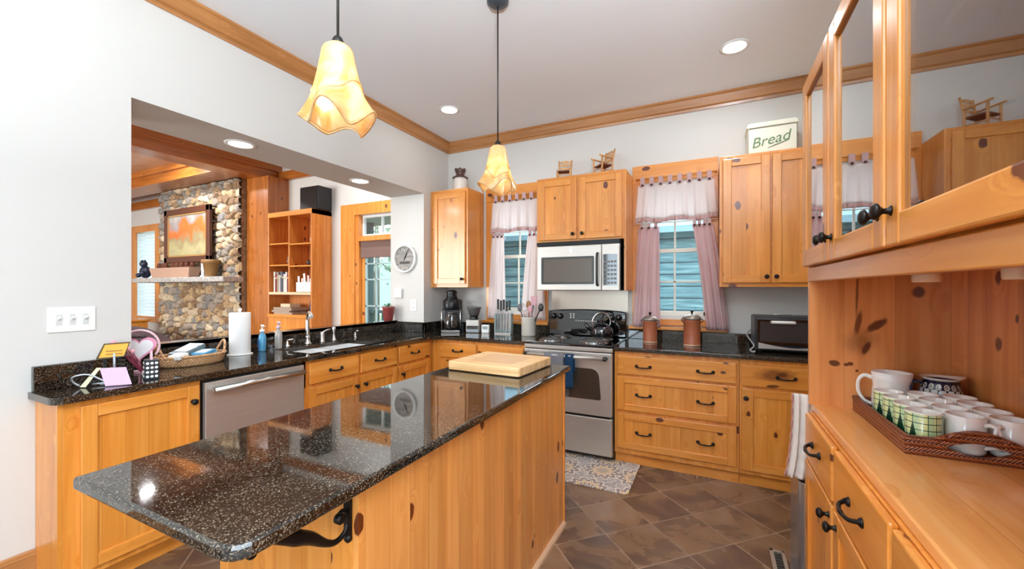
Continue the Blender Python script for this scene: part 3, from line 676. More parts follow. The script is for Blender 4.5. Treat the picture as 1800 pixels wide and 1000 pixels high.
# ------------------------------------------------------------------ hutch on the right
hu = thing('hutch', 'large pine hutch on the right with glass doors above an open nook and drawers below', 'hutch', (.58, 1.2, 0))
HX, HY0, HY1 = .345, .40, 2.0
MB().box(HX, XR-.004, HY0, HY1, .10, .884).build('base_body', PC['z'], hu, bevel=.003)
MB().box(HX+.06, XR-.004, HY0, HY1, 0, .10).build('toe_board', PC['y'], hu)
MB().box(.352, XR-.004, HY0, HY1+.014, .8845, CZ1).build('counter', HTOP, hu, bevel=.006, seg=3)
def hfront(a0, a1, z0, z1): return slab(hu, 'drawer', 'x', a0, a1, z0, z1, HX, -1)
for a0, a1 in ((1.572, 1.972), (1.112, 1.545), (.62, 1.095)):
    d = hfront(a0, a1, .712, .883); pull(d, 'x', (a0+a1)/2-.0, .80, HX-.02, -1, .11)
for a0, a1, kn in ((1.572, 1.972, 1.60), (1.112, 1.545, 1.515), (.62, 1.095, .65)):
    d = panel_front(hu, 'cupboard_door', 'x', a0, a1, .12, .700, HX, -1); knob(d, 'x', kn, .66, HX-.02, -1)
# nook
UX = .340
MB().box(UX, XR-.03, HY1-.02, HY1, CZ1, 2.186).build('end_panel', HPX, hu)
MB().box(UX, XR-.03, HY0, HY0+.02, CZ1, 2.186).build('end_panel', HPX, hu)
MB().box(.782, XR-.004, HY0, HY1, CZ1, 2.186).build('back_panel', HPY, hu)
MB().box(UX+.02, .782, HY0+.02, HY1-.02, 1.452, 1.47).build('cabinet_floor', PC['y'], hu)
MB().box(UX-.002, UX+.022, HY0, HY1-.0, 1.398, 1.452).build('rail', PC['y'], hu, bevel=.003)
MB().box(UX, XR-.004, HY0, HY1, 2.168, 2.186).build('cabinet_top', PC['y'], hu, bevel=.002)
m = MB()
for a0, a1 in ((1.555, 1.575), (1.09, 1.112)): m.box(UX, UX+.02, a0, a1, 1.47, 2.168)
m.build('face_stile', PC['z'], hu)
for z in (1.87,): MB().box(UX+.05, .782, HY0+.02, HY1-.02, z-.009, z+.009).build('shelf', PC['y'], hu, bevel=.002)
def gdoor(a0, a1, knobs, st=.062):
    z0, z1 = 1.456, 2.168; c = UX-.0015; o = c-.022
    m = MB(); m.fb('x', a0, a0+st, z0, z1, o, c, 0); m.fb('x', a1-st, a1, z0, z1, o, c, 0)
    m.fb('x', a0+st, a1-st, z0, z0+.062, o, c, 1); m.fb('x', a0+st, a1-st, z1-.06, z1, o, c, 1)
    d = m.build('glass_door', [PC['z'], PC['y']], hu, bevel=.0045)
    MB().fb('x', a0+st-.005, a1-st+.005, z0+.057, z1-.055, o+.010, o+.014).build('pane', DOORPANE, d)
    for k in knobs: knob(d, 'x', k, 1.525, o, -1, .017)
gdoor(1.574, 1.972, (1.60,)); gdoor(1.11, 1.558, (1.525, 1.14)); gdoor(.60, 1.092, (1.065,))
for y, r_, lb in ((1.356, .027, 'small round cream puck light under the hutch cabinet, farther one'), (1.02, .018, 'small round cream puck light under the hutch cabinet, at the right photo edge')):
    t = tag(MB().lathe([(r_-.002, 1.386), (r_, 1.39), (r_, 1.4515)], (.47, y, 0), 'z', 20).build('puck_light', plain('puck_cream', (225, 205, 180), .5)), lb, 'light', 'puck lights under the hutch cabinet')
# ------------------------------------------------------------------ tray, mugs, jugs
def wick():
    m, n, l, p = newmat('dark_wicker')
    g = n.new('ShaderNodeNewGeometry'); sp = n.new('ShaderNodeSeparateXYZ'); l.new(g.outputs['Position'], sp.inputs[0])
    a = mathn(n, l, 'ADD', mathn(n, l, 'ADD', sp.outputs[0], sp.outputs[1]), mathn(n, l, 'MULTIPLY', mathn(n, l, 'PINGPONG', sp.outputs[2], .012), 1.2))
    s = mathn(n, l, 'SINE', mathn(n, l, 'MULTIPLY', a, 700)); r = mathn(n, l, 'SINE', mathn(n, l, 'MULTIPLY', sp.outputs[2], 540))
    f = mathn(n, l, 'MULTIPLY_ADD', mathn(n, l, 'ADD', s, r), .25, .5)
    l.new(ramp(n, l, f, [(.1, lin(70, 26, 12)), (.55, lin(132, 66, 34)), (.9, lin(178, 108, 66))]), p.inputs['Base Color'])
    b = n.new('ShaderNodeBump'); b.inputs['Strength'].default_value = .8; b.inputs['Distance'].default_value = .004; l.new(f, b.inputs['Height']); l.new(b.outputs[0], p.inputs['Normal'])
    p.inputs['Roughness'].default_value = .35
    return m
WICK = wick()
TX0, TX1, TY0, TY1 = .475, .772, 1.500, 1.972
tr = thing('wicker_tray', 'dark red-brown woven wicker tray with cut-out handles on the hutch counter', 'tray', ((TX0+TX1)/2, (TY0+TY1)/2, CZ1))
MB().box(TX0+.006, TX1-.006, TY0+.006, TY1-.006, CZ1+.0005, CZ1+.006).build('base', WICK, tr)
m = MB()
for xa in (TX0, TX1-.01):
    MB().box(xa, xa+.01, TY0+.0102, TY1-.0102, CZ1, CZ1+.045).tube([(xa+.005, TY0, CZ1+.045), (xa+.005, TY1, CZ1+.045)], .008, 8).build('side_wall', WICK, tr)
for y in (TY0, TY1-.01):
    xc = (TX0+TX1)/2; w_ = (TX1-TX0)
    m = MB(); n_ = 28
    def top(u): return CZ1+.045+(.030*math.sin(PI*min(max((u-.2)/.6, 0), 1))**1.2)
    def hole(u): return .018*math.sin(PI*(u-.3)/.4)**.7 if .3 < u < .7 else 0
    for i in range(n_):
        u0, u1 = i/n_, (i+1)/n_; xa, xb = TX0+w_*u0, TX0+w_*u1
        h0, h1 = hole(u0), hole(u1); zc = CZ1+.032
        if h0+h1 > 0:
            m.hexa([(xa, y, CZ1), (xb, y, CZ1), (xa, y+.01, CZ1), (xb, y+.01, CZ1), (xa, y, zc-h0), (xb, y, zc-h1), (xa, y+.01, zc-h0), (xb, y+.01, zc-h1)])
            m.hexa([(xa, y, zc+h0), (xb, y, zc+h1), (xa, y+.01, zc+h0), (xb, y+.01, zc+h1), (xa, y, top(u0)), (xb, y, top(u1)), (xa, y+.01, top(u0)), (xb, y+.01, top(u1))])
        else: m.hexa([(xa, y, CZ1), (xb, y, CZ1), (xa, y+.01, CZ1), (xb, y+.01, CZ1), (xa, y, top(u0)), (xb, y, top(u1)), (xa, y+.01, top(u0)), (xb, y+.01, top(u1))])
    m.tube([(TX0+w_*i/n_, y+.005, top(i/n_)) for i in range(n_+1)], .008, 8)
    m.build('handle_end', WICK, tr)
def plaid():
    m, n, l, p = newmat('green_plaid_ceramic')
    tc = n.new('ShaderNodeTexCoord'); sp = n.new('ShaderNodeSeparateXYZ'); l.new(tc.outputs['Object'], sp.inputs[0])
    ang = mathn(n, l, 'ARCTAN2', sp.outputs[1], sp.outputs[0])
    la = mathn(n, l, 'LESS_THAN', mathn(n, l, 'FRACT', mathn(n, l, 'MULTIPLY', ang, 2.2)), .10); lz = mathn(n, l, 'LESS_THAN', mathn(n, l, 'FRACT', mathn(n, l, 'MULTIPLY', sp.outputs[2], 55)), .13)
    wa = mathn(n, l, 'LESS_THAN', mathn(n, l, 'FRACT', mathn(n, l, 'MULTIPLY', ang, 1.1)), .4)
    c = mixc(n, l, mathn(n, l, 'MULTIPLY', wa, .5), lin(208, 220, 160), lin(140, 190, 150))
    c = mixc(n, l, mathn(n, l, 'MAXIMUM', la, lz), c, lin(20, 72, 56))
    tri = mathn(n, l, 'LESS_THAN', mathn(n, l, 'ABSOLUTE', mathn(n, l, 'ADD', ang, -2.75)), mathn(n, l, 'MULTIPLY', mathn(n, l, 'SUBTRACT', .078, sp.outputs[2]), 5.5))
    tri = mathn(n, l, 'MULTIPLY', tri, mathn(n, l, 'GREATER_THAN', sp.outputs[2], .012))
    c = mixc(n, l, tri, c, lin(18, 58, 40))
    rad = mathn(n, l, 'SQRT', mathn(n, l, 'ADD', mathn(n, l, 'MULTIPLY', sp.outputs[0], sp.outputs[0]), mathn(n, l, 'MULTIPLY', sp.outputs[1], sp.outputs[1])))
    ins = mathn(n, l, 'MAXIMUM', mathn(n, l, 'LESS_THAN', rad, .0365), mathn(n, l, 'GREATER_THAN', sp.outputs[2], .099))
    c = mixc(n, l, ins, c, lin(238, 236, 230))
    l.new(c, p.inputs['Base Color']); p.inputs['Roughness'].default_value = .12; p.inputs['Coat Weight'].default_value = .5
    return m
def mug(mat, label, r=.0395, h=.103):
    k = local('mug', label, 'mug', 'coffee mugs on the wicker tray')
    MB().lathe([(r*.8, 0), (r*.97, .004), (r, .012), (r, h-.002), (r-.0015, h), (r-.003, h-.002), (r-.0035, .012), (r*.8, .006), (1e-4, .006)], n=28).build('body', mat, k)
    MB().tube([(r-.002, 0, h*.8), (r+.012, 0, h*.84), (r+.024, 0, h*.72), (r+.027, 0, h*.5), (r+.02, 0, h*.3), (r-.002, 0, h*.22)], [.006, .0055, .005, .005, .005, .006], 8).build('handle', CERAM if mat is CERAM else mat, k)
    return k
PLAID = plaid(); MZ = CZ1+.007
mp = mug(PLAID, 'green plaid mug at the near end of the left row on the tray'); mwh = mug(CERAM, 'white mug in the front row of the tray, beside the plaid mug')
XS = (.535, .623, .711); YS = (1.562, 1.648, 1.734, 1.820)
place(mp, (XS[0], YS[0], MZ), 1.05)
for j, lb in enumerate(('green plaid mug second from the near end of the left row', 'green plaid mug third from the near end of the left row', 'green plaid mug at the far end of the left row before the pitcher')):
    dup(mp, (XS[0]-.0, YS[j+1], MZ), 1.05, lb)
place(mwh, (XS[1], YS[0]+.005, MZ), -.75)
lb = ['white mug second back in the middle row of the tray', 'white mug third back in the middle row of the tray', 'white mug at the far end of the middle row of the tray',
      'frontmost white mug of the right row on the tray', 'white mug second back in the right row along the hutch back', 'white mug third back in the right row along the hutch back', 'white mug at the far end of the right row']
q = [(XS[1], YS[1]), (XS[1], YS[2]), (XS[1], YS[3]), (XS[2], YS[0]+.004), (XS[2], YS[1]), (XS[2], YS[2]), (XS[2], YS[3])]
for i, ((x, y), l_) in enumerate(zip(q, lb)): dup(mwh, (x, y, MZ), (-2.4 if i == 3 else (.78, 2.36)[i % 2]+PI), l_)
pj = local('pitcher', 'plain white ceramic pitcher behind the plaid mugs', 'pitcher')
R_ = .052; H_ = .152
m = MB(); prof = [(R_*.8, 0), (R_, .01), (R_*1.02, .06), (R_*.95, .11), (R_*1.0, .122), (R_*1.03, H_), (R_*.98, H_), (R_*.93, .12), (R_*.9, .02), (1e-4, .015)]
m.lathe(prof, n=32)
m.v = [(x*(1+.16*max(0, (z-.11)/.045)*max(0, math.cos(math.atan2(y, x)))**8), y, z) if z > .11 else (x, y, z) for x, y, z in m.v]
m.build('body', CERAM, pj)
MB().tube([(-R_+.002, 0, .125), (-R_-.02, 0, .132), (-R_-.036, 0, .11), (-R_-.036, 0, .07), (-R_-.02, 0, .04), (-R_+.001, 0, .03)], [.008, .007, .006, .006, .006, .007], 10).build('handle', CERAM, pj)
place(pj, (.568, 1.914, MZ), -.25)
def folk():
    m, n, l, p = newmat('blue_folk_pattern')
    tc = n.new('ShaderNodeTexCoord'); sp = n.new('ShaderNodeSeparateXYZ'); l.new(tc.outputs['Object'], sp.inputs[0])
    ang = mathn(n, l, 'ARCTAN2', sp.outputs[1], sp.outputs[0]); fa = mathn(n, l, 'ABSOLUTE', mathn(n, l, 'SUBTRACT', mathn(n, l, 'FRACT', mathn(n, l, 'MULTIPLY', ang, 2.55)), .5))
    z = sp.outputs[2]
    dz = mathn(n, l, 'MULTIPLY', mathn(n, l, 'SUBTRACT', z, .118), 38)
    dd = mathn(n, l, 'SQRT', mathn(n, l, 'ADD', mathn(n, l, 'MULTIPLY', fa, fa), mathn(n, l, 'MULTIPLY', dz, dz)))
    ring = mathn(n, l, 'MULTIPLY', mathn(n, l, 'LESS_THAN', dd, .36), mathn(n, l, 'GREATER_THAN', dd, .2))
    core = mathn(n, l, 'LESS_THAN', dd, .1)
    band = mathn(n, l, 'GREATER_THAN', z, .108)
    pet = mathn(n, l, 'LESS_THAN', fa, .14)
    c = mixc(n, l, pet, lin(214, 216, 214), lin(34, 38, 66))
    c = mixc(n, l, band, c, lin(28, 30, 58)); c = mixc(n, l, mathn(n, l, 'MAXIMUM', ring, core), c, lin(205, 205, 196))
    rim = mathn(n, l, 'GREATER_THAN', z, .138); c = mixc(n, l, rim, c, lin(226, 222, 214))
    l.new(c, p.inputs['Base Color']); p.inputs['Roughness'].default_value = .12; p.inputs['Coat Weight'].default_value = .5
    return m
pj2 = local('pitcher', 'blue and white folk-patterned ceramic jug with a pale spouted rim, beside the white pitcher', 'pitcher')
m = MB().lathe([(.04, 0), (.052, .02), (.058, .07), (.052, .11), (.044, .132), (.048, .142), (.054, .146), (.05, .146), (.04, .132), (.045, .02), (1e-4, .015)], n=32)
m.v = [(x*(1+.28*max(0, (z-.128)/.018)*max(0, math.cos(math.atan2(y, x)))**8), y, z+(.004*max(0, math.cos(math.atan2(y, x)))**8 if z > .14 else 0)) for x, y, z in m.v]
m.build('body', folk(), pj2)
MB().tube([(-.05, 0, .125), (-.075, 0, .128), (-.085, 0, .10), (-.08, 0, .06), (-.056, 0, .045)], .007, 10).build('handle', plain('navy_glaze', (28, 30, 58), .15, coat=.5), pj2)
place(pj2, (.70, 1.916, MZ), .15)
# bin and cloth
bn = thing('trash_can', 'slim stainless steel trash can between the hutch and the back counter', 'trash can', (.45, 2.32, 0))
BS = plain('bin_steel', (176, 184, 196), .25, metal=.9)
MB().prism(rounded([(.334, 2.14), (.60, 2.14), (.60, 2.42), (.334, 2.42)], {i: .05 for i in range(4)}), 'z', 0.0, .53).build('body', BS, bn, bevel=.004)
MB().prism(rounded([(.331, 2.136), (.604, 2.136), (.604, 2.424), (.331, 2.424)], {i: .05 for i in range(4)}), 'z', .53, .565).build('lid', BLACKM, bn, bevel=.006)
def fn(u, v):
    z = .585+(.935-.585)*v; x = .290+.011*math.sin(u*16)*.4-.022*(1-v)**3+.13*u*(1-.15*v)
    return (x+(.006*v), 2.052+.010*math.sin(u*26)*(1-.5*v)+.002*math.sin(v*40), z)
o = MB().grid(fn, 40, 30).build('hanging_cloth', fabric('cream_cloth', (232, 226, 220), .15), solid=.003)
tag(o, 'white cloth with a brown ruffled edge hanging beside the hutch above the bin', 'cloth')
o['_o'] = list(o.location)
MB().tube([(*fn(0, k/20)[:2], fn(0, k/20)[2]) if True else 0 for k in range(21)], [.0035+.002*math.sin(k*2.1) for k in range(21)], 6).build('ruffled_edge', fabric('brown_edge', (176, 128, 118), .1), o, origin=o.location)
tag(o := bpy.data.objects['cutting_board'], 'thick pale maple cutting board lying on the far end of the island', 'cutting board'); place(o, (-1.105, 2.11, CZ1-.004), -.05)
MB().box(-.14, .14, -.13, .13, .0545, .0556).build('juice_groove', plain('groove_wood', (214, 172, 124), .5), o, origin=(0, 0, 0)).parent = o
for dx in (-.19, .19):
    for dy in (-.17, .17): MB().lathe([(.012, .004), (.012, .0085)], (dx, dy, 0), n=10).build('foot', BLACKP, o, origin=(0, 0, 0))
# ------------------------------------------------------------------ left counter items
pt = local('paper_towel_holder', 'white paper towel roll on an upright holder left of the sink', 'paper towels')
MB().lathe([(.02, .006), (.062, .006), (.064, .012), (.064, .286), (.062, .29), (.02, .29)], n=36).build('paper_roll', PAPERM, pt)
MB().lathe([(.075, 0), (.078, .003), (.075, .007)], n=30).lathe([(.006, .007), (.006, .30), (.011, .305), (.011, .315), (1e-4, .32)], n=14).build('stand', WHITEP, pt)
place(pt, (-2.955, 1.735, CZ1))
def bottle(name, label, body, pump, x, y, h=.13):
    b = local(name, label, 'soap bottle')
    MB().lathe([(.030, 0), (.034, .006), (.034, h*.7), (.028, h*.9), (.014, h), (.014, h+.012)], n=22, sx=1, sy=.75).build('body', body, b)
    MB().lathe([(.016, h+.01), (.016, h+.026), (.006, h+.028), (.006, h+.05), (.011, h+.052), (.011, h+.062)], n=14).tube([(0, 0, h+.057), (.045, 0, h+.054)], .006, 8).build('pump', pump, b)
    place(b, (x, y, CZ1), -.3); return b
b = bottle('soap_bottle', 'blue hand soap bottle with a white pump beside the paper towels', plain('soap_blue', (96, 172, 214), .15, trans=.25), WHITEP, -2.975, 1.905)
MB().box(-.018, .018, -.0275, -.0262, .03, .08).build('label', plain('label_blue', (40, 90, 150), .5), b)
bottle('soap_bottle', 'clear bottle with a pinkish cap right of the blue soap', plain('soap_clear', (222, 216, 208), .1, trans=.5), plain('cap_pink', (205, 180, 190), .4), -2.975, 2.03, .145)
# basket with sachets
def wick2():
    m, n, l, p = newmat('tan_wicker')
    tc = n.new('ShaderNodeTexCoord'); sp = n.new('ShaderNodeSeparateXYZ'); l.new(tc.outputs['Object'], sp.inputs[0])
    a = mathn(n, l, 'ARCTAN2', sp.outputs[1], sp.outputs[0])
    f = mathn(n, l, 'MULTIPLY_ADD', mathn(n, l, 'MULTIPLY', mathn(n, l, 'SINE', mathn(n, l, 'MULTIPLY', a, 58)), mathn(n, l, 'SINE', mathn(n, l, 'MULTIPLY', sp.outputs[2], 420))), .5, .5)
    l.new(ramp(n, l, f, [(0, lin(150, 98, 58)), (.5, lin(206, 156, 108)), (1, lin(232, 190, 146))]), p.inputs['Base Color']); p.inputs['Roughness'].default_value = .6
    b = n.new('ShaderNodeBump'); b.inputs['Distance'].default_value = .004; l.new(f, b.inputs['Height']); l.new(b.outputs[0], p.inputs['Normal'])
    return m
WK2 = wick2()
bk = local('wicker_basket', 'oval tan wicker basket with two hoop handles, full of packets, on the left counter', 'basket')
A, B = .175, .115
m = MB(); prof = [(.86, .0), (.93, .01), (1.0, .045), (1.02, .058), (.98, .058), (.95, .045), (.88, .012), (1e-3, .010)]
m.lathe([(r, z) for r, z in prof], n=40, sx=B, sy=A); m.build('bowl', WK2, bk)
m = MB(); m.tube([(B*1.0*math.cos(t), A*1.0*math.sin(t), .058) for t in [2*PI*i/40 for i in range(41)]], .008, 8, caps=False); m.build('rim', WK2, bk)
for sgn in (-1, 1):
    P = [(B*.98*math.cos(sgn*PI/2+d), A*.98*math.sin(sgn*PI/2+d), .058+.072*math.sin(PI*(i/12))) for i, d in enumerate([-.52+1.04*i/12 for i in range(13)])]
    MB().tube(P, .007, 8).build('hoop_handle', WK2, bk)
place(bk, (-2.84, 1.385, CZ1), -.12)
def packet(label, cat, name, w_, d_, h_, loc, rz, tilt, mat, band=None):
    p = local(name, label, cat)
    MB().box(-w_/2, w_/2, -d_/2, d_/2, 0, h_).build('wrapper', mat, p, bevel=min(h_*.4, .006))
    if band: MB().box(-w_*.38, w_*.38, -d_*.3, d_*.3, h_, h_+.0008).build('label_band', band, p)
    place(p, loc, rz); p.rotation_euler = (tilt, 0, rz); return p
PKW = plain('packet_white', (235, 235, 228), .4); PKB = plain('packet_blue', (70, 150, 195), .35); PKG = plain('packet_grey', (96, 112, 116), .3)
packet('grey cellophane packet at the back of the wicker basket', 'packet', 'snack_packet', .11, .15, .03, (-2.89, 1.39, CZ1+.066), .3, .3, PKG, PKW)
packet('blue packet in front of the grey one in the wicker basket', 'packet', 'snack_packet', .08, .11, .022, (-2.80, 1.43, CZ1+.055), .5, .14, PKB, PKW)
packet('light blue packet at the right end of the wicker basket', 'packet', 'snack_packet', .06, .08, .02, (-2.86, 1.50, CZ1+.04), .9, .1, plain('packet_light_blue', (150, 200, 222), .35))
packet('white crumpled packet at the near end of the wicker basket', 'packet', 'snack_packet', .07, .07, .028, (-2.78, 1.29, CZ1+.05), .4, .15, PKW)
# heart sign
hs = local('heart_sign', 'pink framed white heart sign with a bow behind the basket', 'sign')
def heart(sc, n=40):
    P = []
    for i in range(n):
        t = 2*PI*i/n; P.append((sc*16*math.sin(t)**3/17, sc*(13*math.cos(t)-5*math.cos(2*t)-2*math.cos(3*t)-math.cos(4*t))/17))
    return P
m = MB(); m.prism([(y, z+.135) for y, z in heart(.078)], 'x', -.006, .004); m.build('frame', plain('heart_pink', (226, 150, 178), .5), hs, bevel=.003)
MB().prism([(y, z+.134) for y, z in heart(.062)], 'x', .004, .0075).build('face', plain('heart_white', (236, 234, 236), .5), hs)
MB().box(-.02, .02, -.04, .04, 0, .012).tube([(0, 0, .01), (0, 0, .07)], .005, 8).build('stand', plain('heart_stand', (200, 150, 165), .5), hs)
BOW = plain('bow_black', (50, 30, 36), .6)
MB().ball((.008, -.018, .195), .014, 10, sx=.5, sz=.6).ball((.008, .018, .195), .014, 10, sx=.5, sz=.6).ball((.010, 0, .195), .007, 8).build('bow', BOW, hs)
P = [(0, .082*math.sin(a), .142+.088*math.cos(a)) for a in [-2.2+4.4*i/24 for i in range(25)]]
MB().tube([(x-.012, y, z) for x, y, z in P], .006, 8).build('hoop', plain('hoop_pink', (232, 196, 204), .5), hs)
place(hs, (-2.80, 1.115, CZ1), -.50)
# small pink flower picks beside it
fl = local('ribbon_spray', 'small spray of pink and dark red ribbon between the yellow sign and the heart sign', 'decoration')
m = MB()
for k in range(5): m.tube([(0, 0, .0), (.0, -.02-.015*k, .07+.012*k), (.0, -.05-.018*k, .13+.014*k)], .003, 6)
m.build('stems', plain('stem_red', (120, 40, 60), .6), fl)
m = MB()
for k in range(5): m.ball((0, -.05-.018*k, .135+.014*k), .011, 8)
m.build('tips', plain('tip_pink', (232, 170, 185), .6), fl)
MB().lathe([(.014, 0), (.016, .03), (.008, .03)], n=12).build('holder', plain('holder_pink', (220, 190, 195), .5), fl)
place(fl, (-2.66, 1.085, CZ1), -.2)
# polka-dot box
DT = plain('dot_black', (18, 20, 28), .5)
pb = local('polka_dot_box', 'small black box with white polka dots left of the basket', 'box')
MB().box(-.032, .032, -.028, .028, 0, .098).build('box', DT, pb, bevel=.003)
m = MB()
for i in range(3):
    for j in range(4):
        m.lathe([(.0065, .0322), (.0065, .0334)], (0, -.017+i*.017, .016+j*.022), 'x', 10)
        m.lathe([(.0065, -.0282), (.0065, -.0294)], (-.017+i*.017, 0, .016+j*.022), 'y', 10)
m.build('dots', PKW, pb)
MB().prism([(-.02, 0), (.02, 0), (.012, .045), (-.016, .03)], 'y', -.004, .004).build('pink_card', plain('card_pink', (236, 180, 190), .6), pb).location = (0, 0, .098)
place(pb, (-2.565, 1.07, CZ1), -.3)
# card stand with yellow sign
ys = local('sign_stand', 'silver post stand holding a small yellow sign above the left counter end', 'sign')
MB().box(-.035, .035, -.045, .045, 0, .004).box(-.008, .008, -.004, .004, .0, .14).build('post', plain('post_silver', (170, 172, 176), .3, metal=.7), ys)
MB().hexa([(-.004, -.06, .12), (.004, -.06, .12), (-.004, .035, .125), (.004, .035, .125), (-.004, -.035, .185), (.004, -.035, .185), (-.004, .055, .188), (.004, .055, .188)]).build('yellow_sign', plain('sign_yellow', (228, 164, 52), .5), ys, bevel=.002)
MB().tube([(.005, -.062, .118), (.005, .036, .123), (.005, .057, .19), (.005, -.036, .187), (.005, -.062, .118)], .0035, 6, sm=False).build('sign_rim', plain('sign_rim', (90, 84, 60), .5), ys)
for k, (a_, b_) in enumerate(((.155, -.02), (.150, .0))): MB().box(.004, .0052, -.03, .03, a_+b_-.0, a_+b_+.0035).build('lettering', plain('sign_ink', (120, 74, 20), .6), ys)
place(ys, (-2.64, .955, CZ1), -.55)
tc_ = local('tent_sign', 'lilac tent-shaped card leaning over a small metal stand at the counter end', 'sign')
MB().hexa([(.02, -.035, .004), (.024, -.035, .004), (.05, .055, .004), (.054, .055, .004), (-.012, -.055, .085), (-.008, -.055, .085), (.01, .035, .082), (.014, .035, .082)]).build('lilac_card', plain('card_lilac', (206, 168, 204), .6), tc_)
MB().hexa([(-.035, -.12, .004), (-.03, -.12, .004), (-.015, -.10, .004), (-.01, -.10, .004), (-.012, -.065, .088), (-.008, -.065, .088), (-.006, -.05, .088), (-.002, -.05, .088)]).build('cream_card', plain('card_cream', (214, 208, 176), .6), tc_)
MB().tube([(-.03, -.12, .01), (-.03, -.14, .03), (-.02, -.14, .055), (-.01, -.09, .06), (.0, -.03, .02), (.02, .03, .012), (-.03, .04, .012), (-.04, -.08, .01)], .004, 8).build('wire_frame', plain('post_silver', (170, 172, 176), .3, metal=.7), tc_)
place(tc_, (-2.545, .925, CZ1), -.35)
# ------------------------------------------------------------------ wall plates, clock, thermostat
sw = thing('switch_plate', 'white triple switch plate on the left wall', 'light switch', (XW, .83, 1.17))
MB().box(XW, XW+.006, .748, .912, 1.168, 1.284).build('plate', WHITEP, sw, bevel=.003)
for i in range(3):
    y = .785+i*.045; MB().box(XW+.006, XW+.0075, y-.010, y+.010, 1.20, 1.252).build('toggle_slot', plain('slot_grey', (205, 205, 202), .5), sw)
    MB().hexa([(XW+.007, y-.005, 1.222), (XW+.020, y-.004, 1.232), (XW+.007, y+.005, 1.222), (XW+.020, y+.004, 1.232), (XW+.007, y-.005, 1.236), (XW+.020, y-.004, 1.240), (XW+.007, y+.005, 1.236), (XW+.020, y+.004, 1.240)]).build('toggle', WHITEP, sw)
ck = thing('wall_clock', 'round white-rimmed clock with a grey weathered face on the short wall right of the pass-through', 'clock', (-2.965, OY1, 1.535))
cx, cz = -2.965, 1.692
MB().lathe([(.152, -.001), (.155, -.012), (.150, -.03), (.135, -.032), (.130, -.02), (.128, -.008), (.128, -.001)], (cx, OY1, cz), 'y', 40).build('rim', WHITEP, ck)
def clockface():
    m, n, l, p = newmat('clock_face_grey')
    g = n.new('ShaderNodeNewGeometry'); mp = n.new('ShaderNodeMapping'); mp.inputs['Scale'].default_value = (8, 1, 60); l.new(g.outputs['Position'], mp.inputs[0])
    no = n.new('ShaderNodeTexNoise'); no.inputs['Scale'].default_value = 1; no.inputs['Detail'].default_value = 5; l.new(mp.outputs[0], no.inputs['Vector'])
    l.new(ramp(n, l, no.outputs['Fac'], [(.3, lin(104, 98, 92)), (.7, lin(150, 144, 138))]), p.inputs['Base Color']); p.inputs['Roughness'].default_value = .4
    return m
fc = MB().lathe([(.13, -.006), (.13, -.010)], (cx, OY1, cz), 'y', 40).build('face', clockface(), ck)
INK = plain('clock_ink', (48, 42, 40), .6)
m = MB()
for k in range(12):
    a = k*PI/6; m.tube([(cx+.108*math.sin(a), OY1-.012, cz+.108*math.cos(a)), (cx+.122*math.sin(a), OY1-.012, cz+.122*math.cos(a))], .003, 5)
for k in range(14): m.box(cx-.07+.01*k, cx-.063+.01*k, OY1-.0115, OY1-.0098, cz-.052-.002*(k % 3), cz-.036+.003*((k*5) % 3))
m.build('markings', INK, ck)
MB().tube([(cx, OY1-.015, cz), (cx+.03, OY1-.015, cz+.055)], .004, 6).build('hour_hand', INK, ck); MB().tube([(cx-.01, OY1-.018, cz-.018), (cx+.045, OY1-.018, cz+.088)], .0028, 6).build('minute_hand', INK, ck)
th = tag(MB().box(-3.10, -3.00, OY1-.028, OY1-.001, 1.27, 1.375).build('thermostat', WHITEP, bevel=.008), 'square white plastic wall unit above the red plant pot', 'thermostat')
ol = thing('outlet_plate', 'white outlet plate on the short wall beside the corner', 'outlet', (-2.85, OY1, 1.13))
MB().box(-2.892, -2.812, OY1-.006, OY1-.0005, 1.135, 1.255).build('plate', WHITEP, ol, bevel=.002)
for z in (1.17, 1.22): MB().lathe([(.016, -.006), (.016, -.0078)], (-2.852, OY1, z), 'y', 16).build('receptacle', plain('slot_grey', (205, 205, 202), .5), ol)
# potted plant on the ledge
pp = local('potted_plant', 'red-brown tapered pot with green leaves on the pass-through ledge by the short wall', 'plant')
MB().lathe([(.042, 0), (.045, .004), (.062, .13), (.066, .135), (.066, .15), (.058, .15), (.056, .13), (1e-4, .125)], n=24).build('pot', plain('pot_red', (142, 62, 58), .45), pp)
m = MB(); random.seed(3)
for k in range(46):
    a = random.uniform(0, 2*PI); r = random.uniform(.005, .05); h = random.uniform(.15, .185); q = random.uniform(.01, .018)
    c = Vector((r*math.cos(a), r*math.sin(a), h)); d1 = Vector((math.cos(a+.5), math.sin(a+.5), .3))*q; d2 = Vector((-math.sin(a), math.cos(a), .2))*q*.6
    m.add([c-d1, c+d2, c+d1, c-d2], [(0, 1, 2, 3)])
    m.tube([(0, 0, .125), (c.x*.6, c.y*.6, h-.01), tuple(c)], .0012, 4)
m.build('leaves', plain('leaf_green', (92, 150, 96), .5), pp)
place(pp, (-3.115, 3.36, ZS+.005))
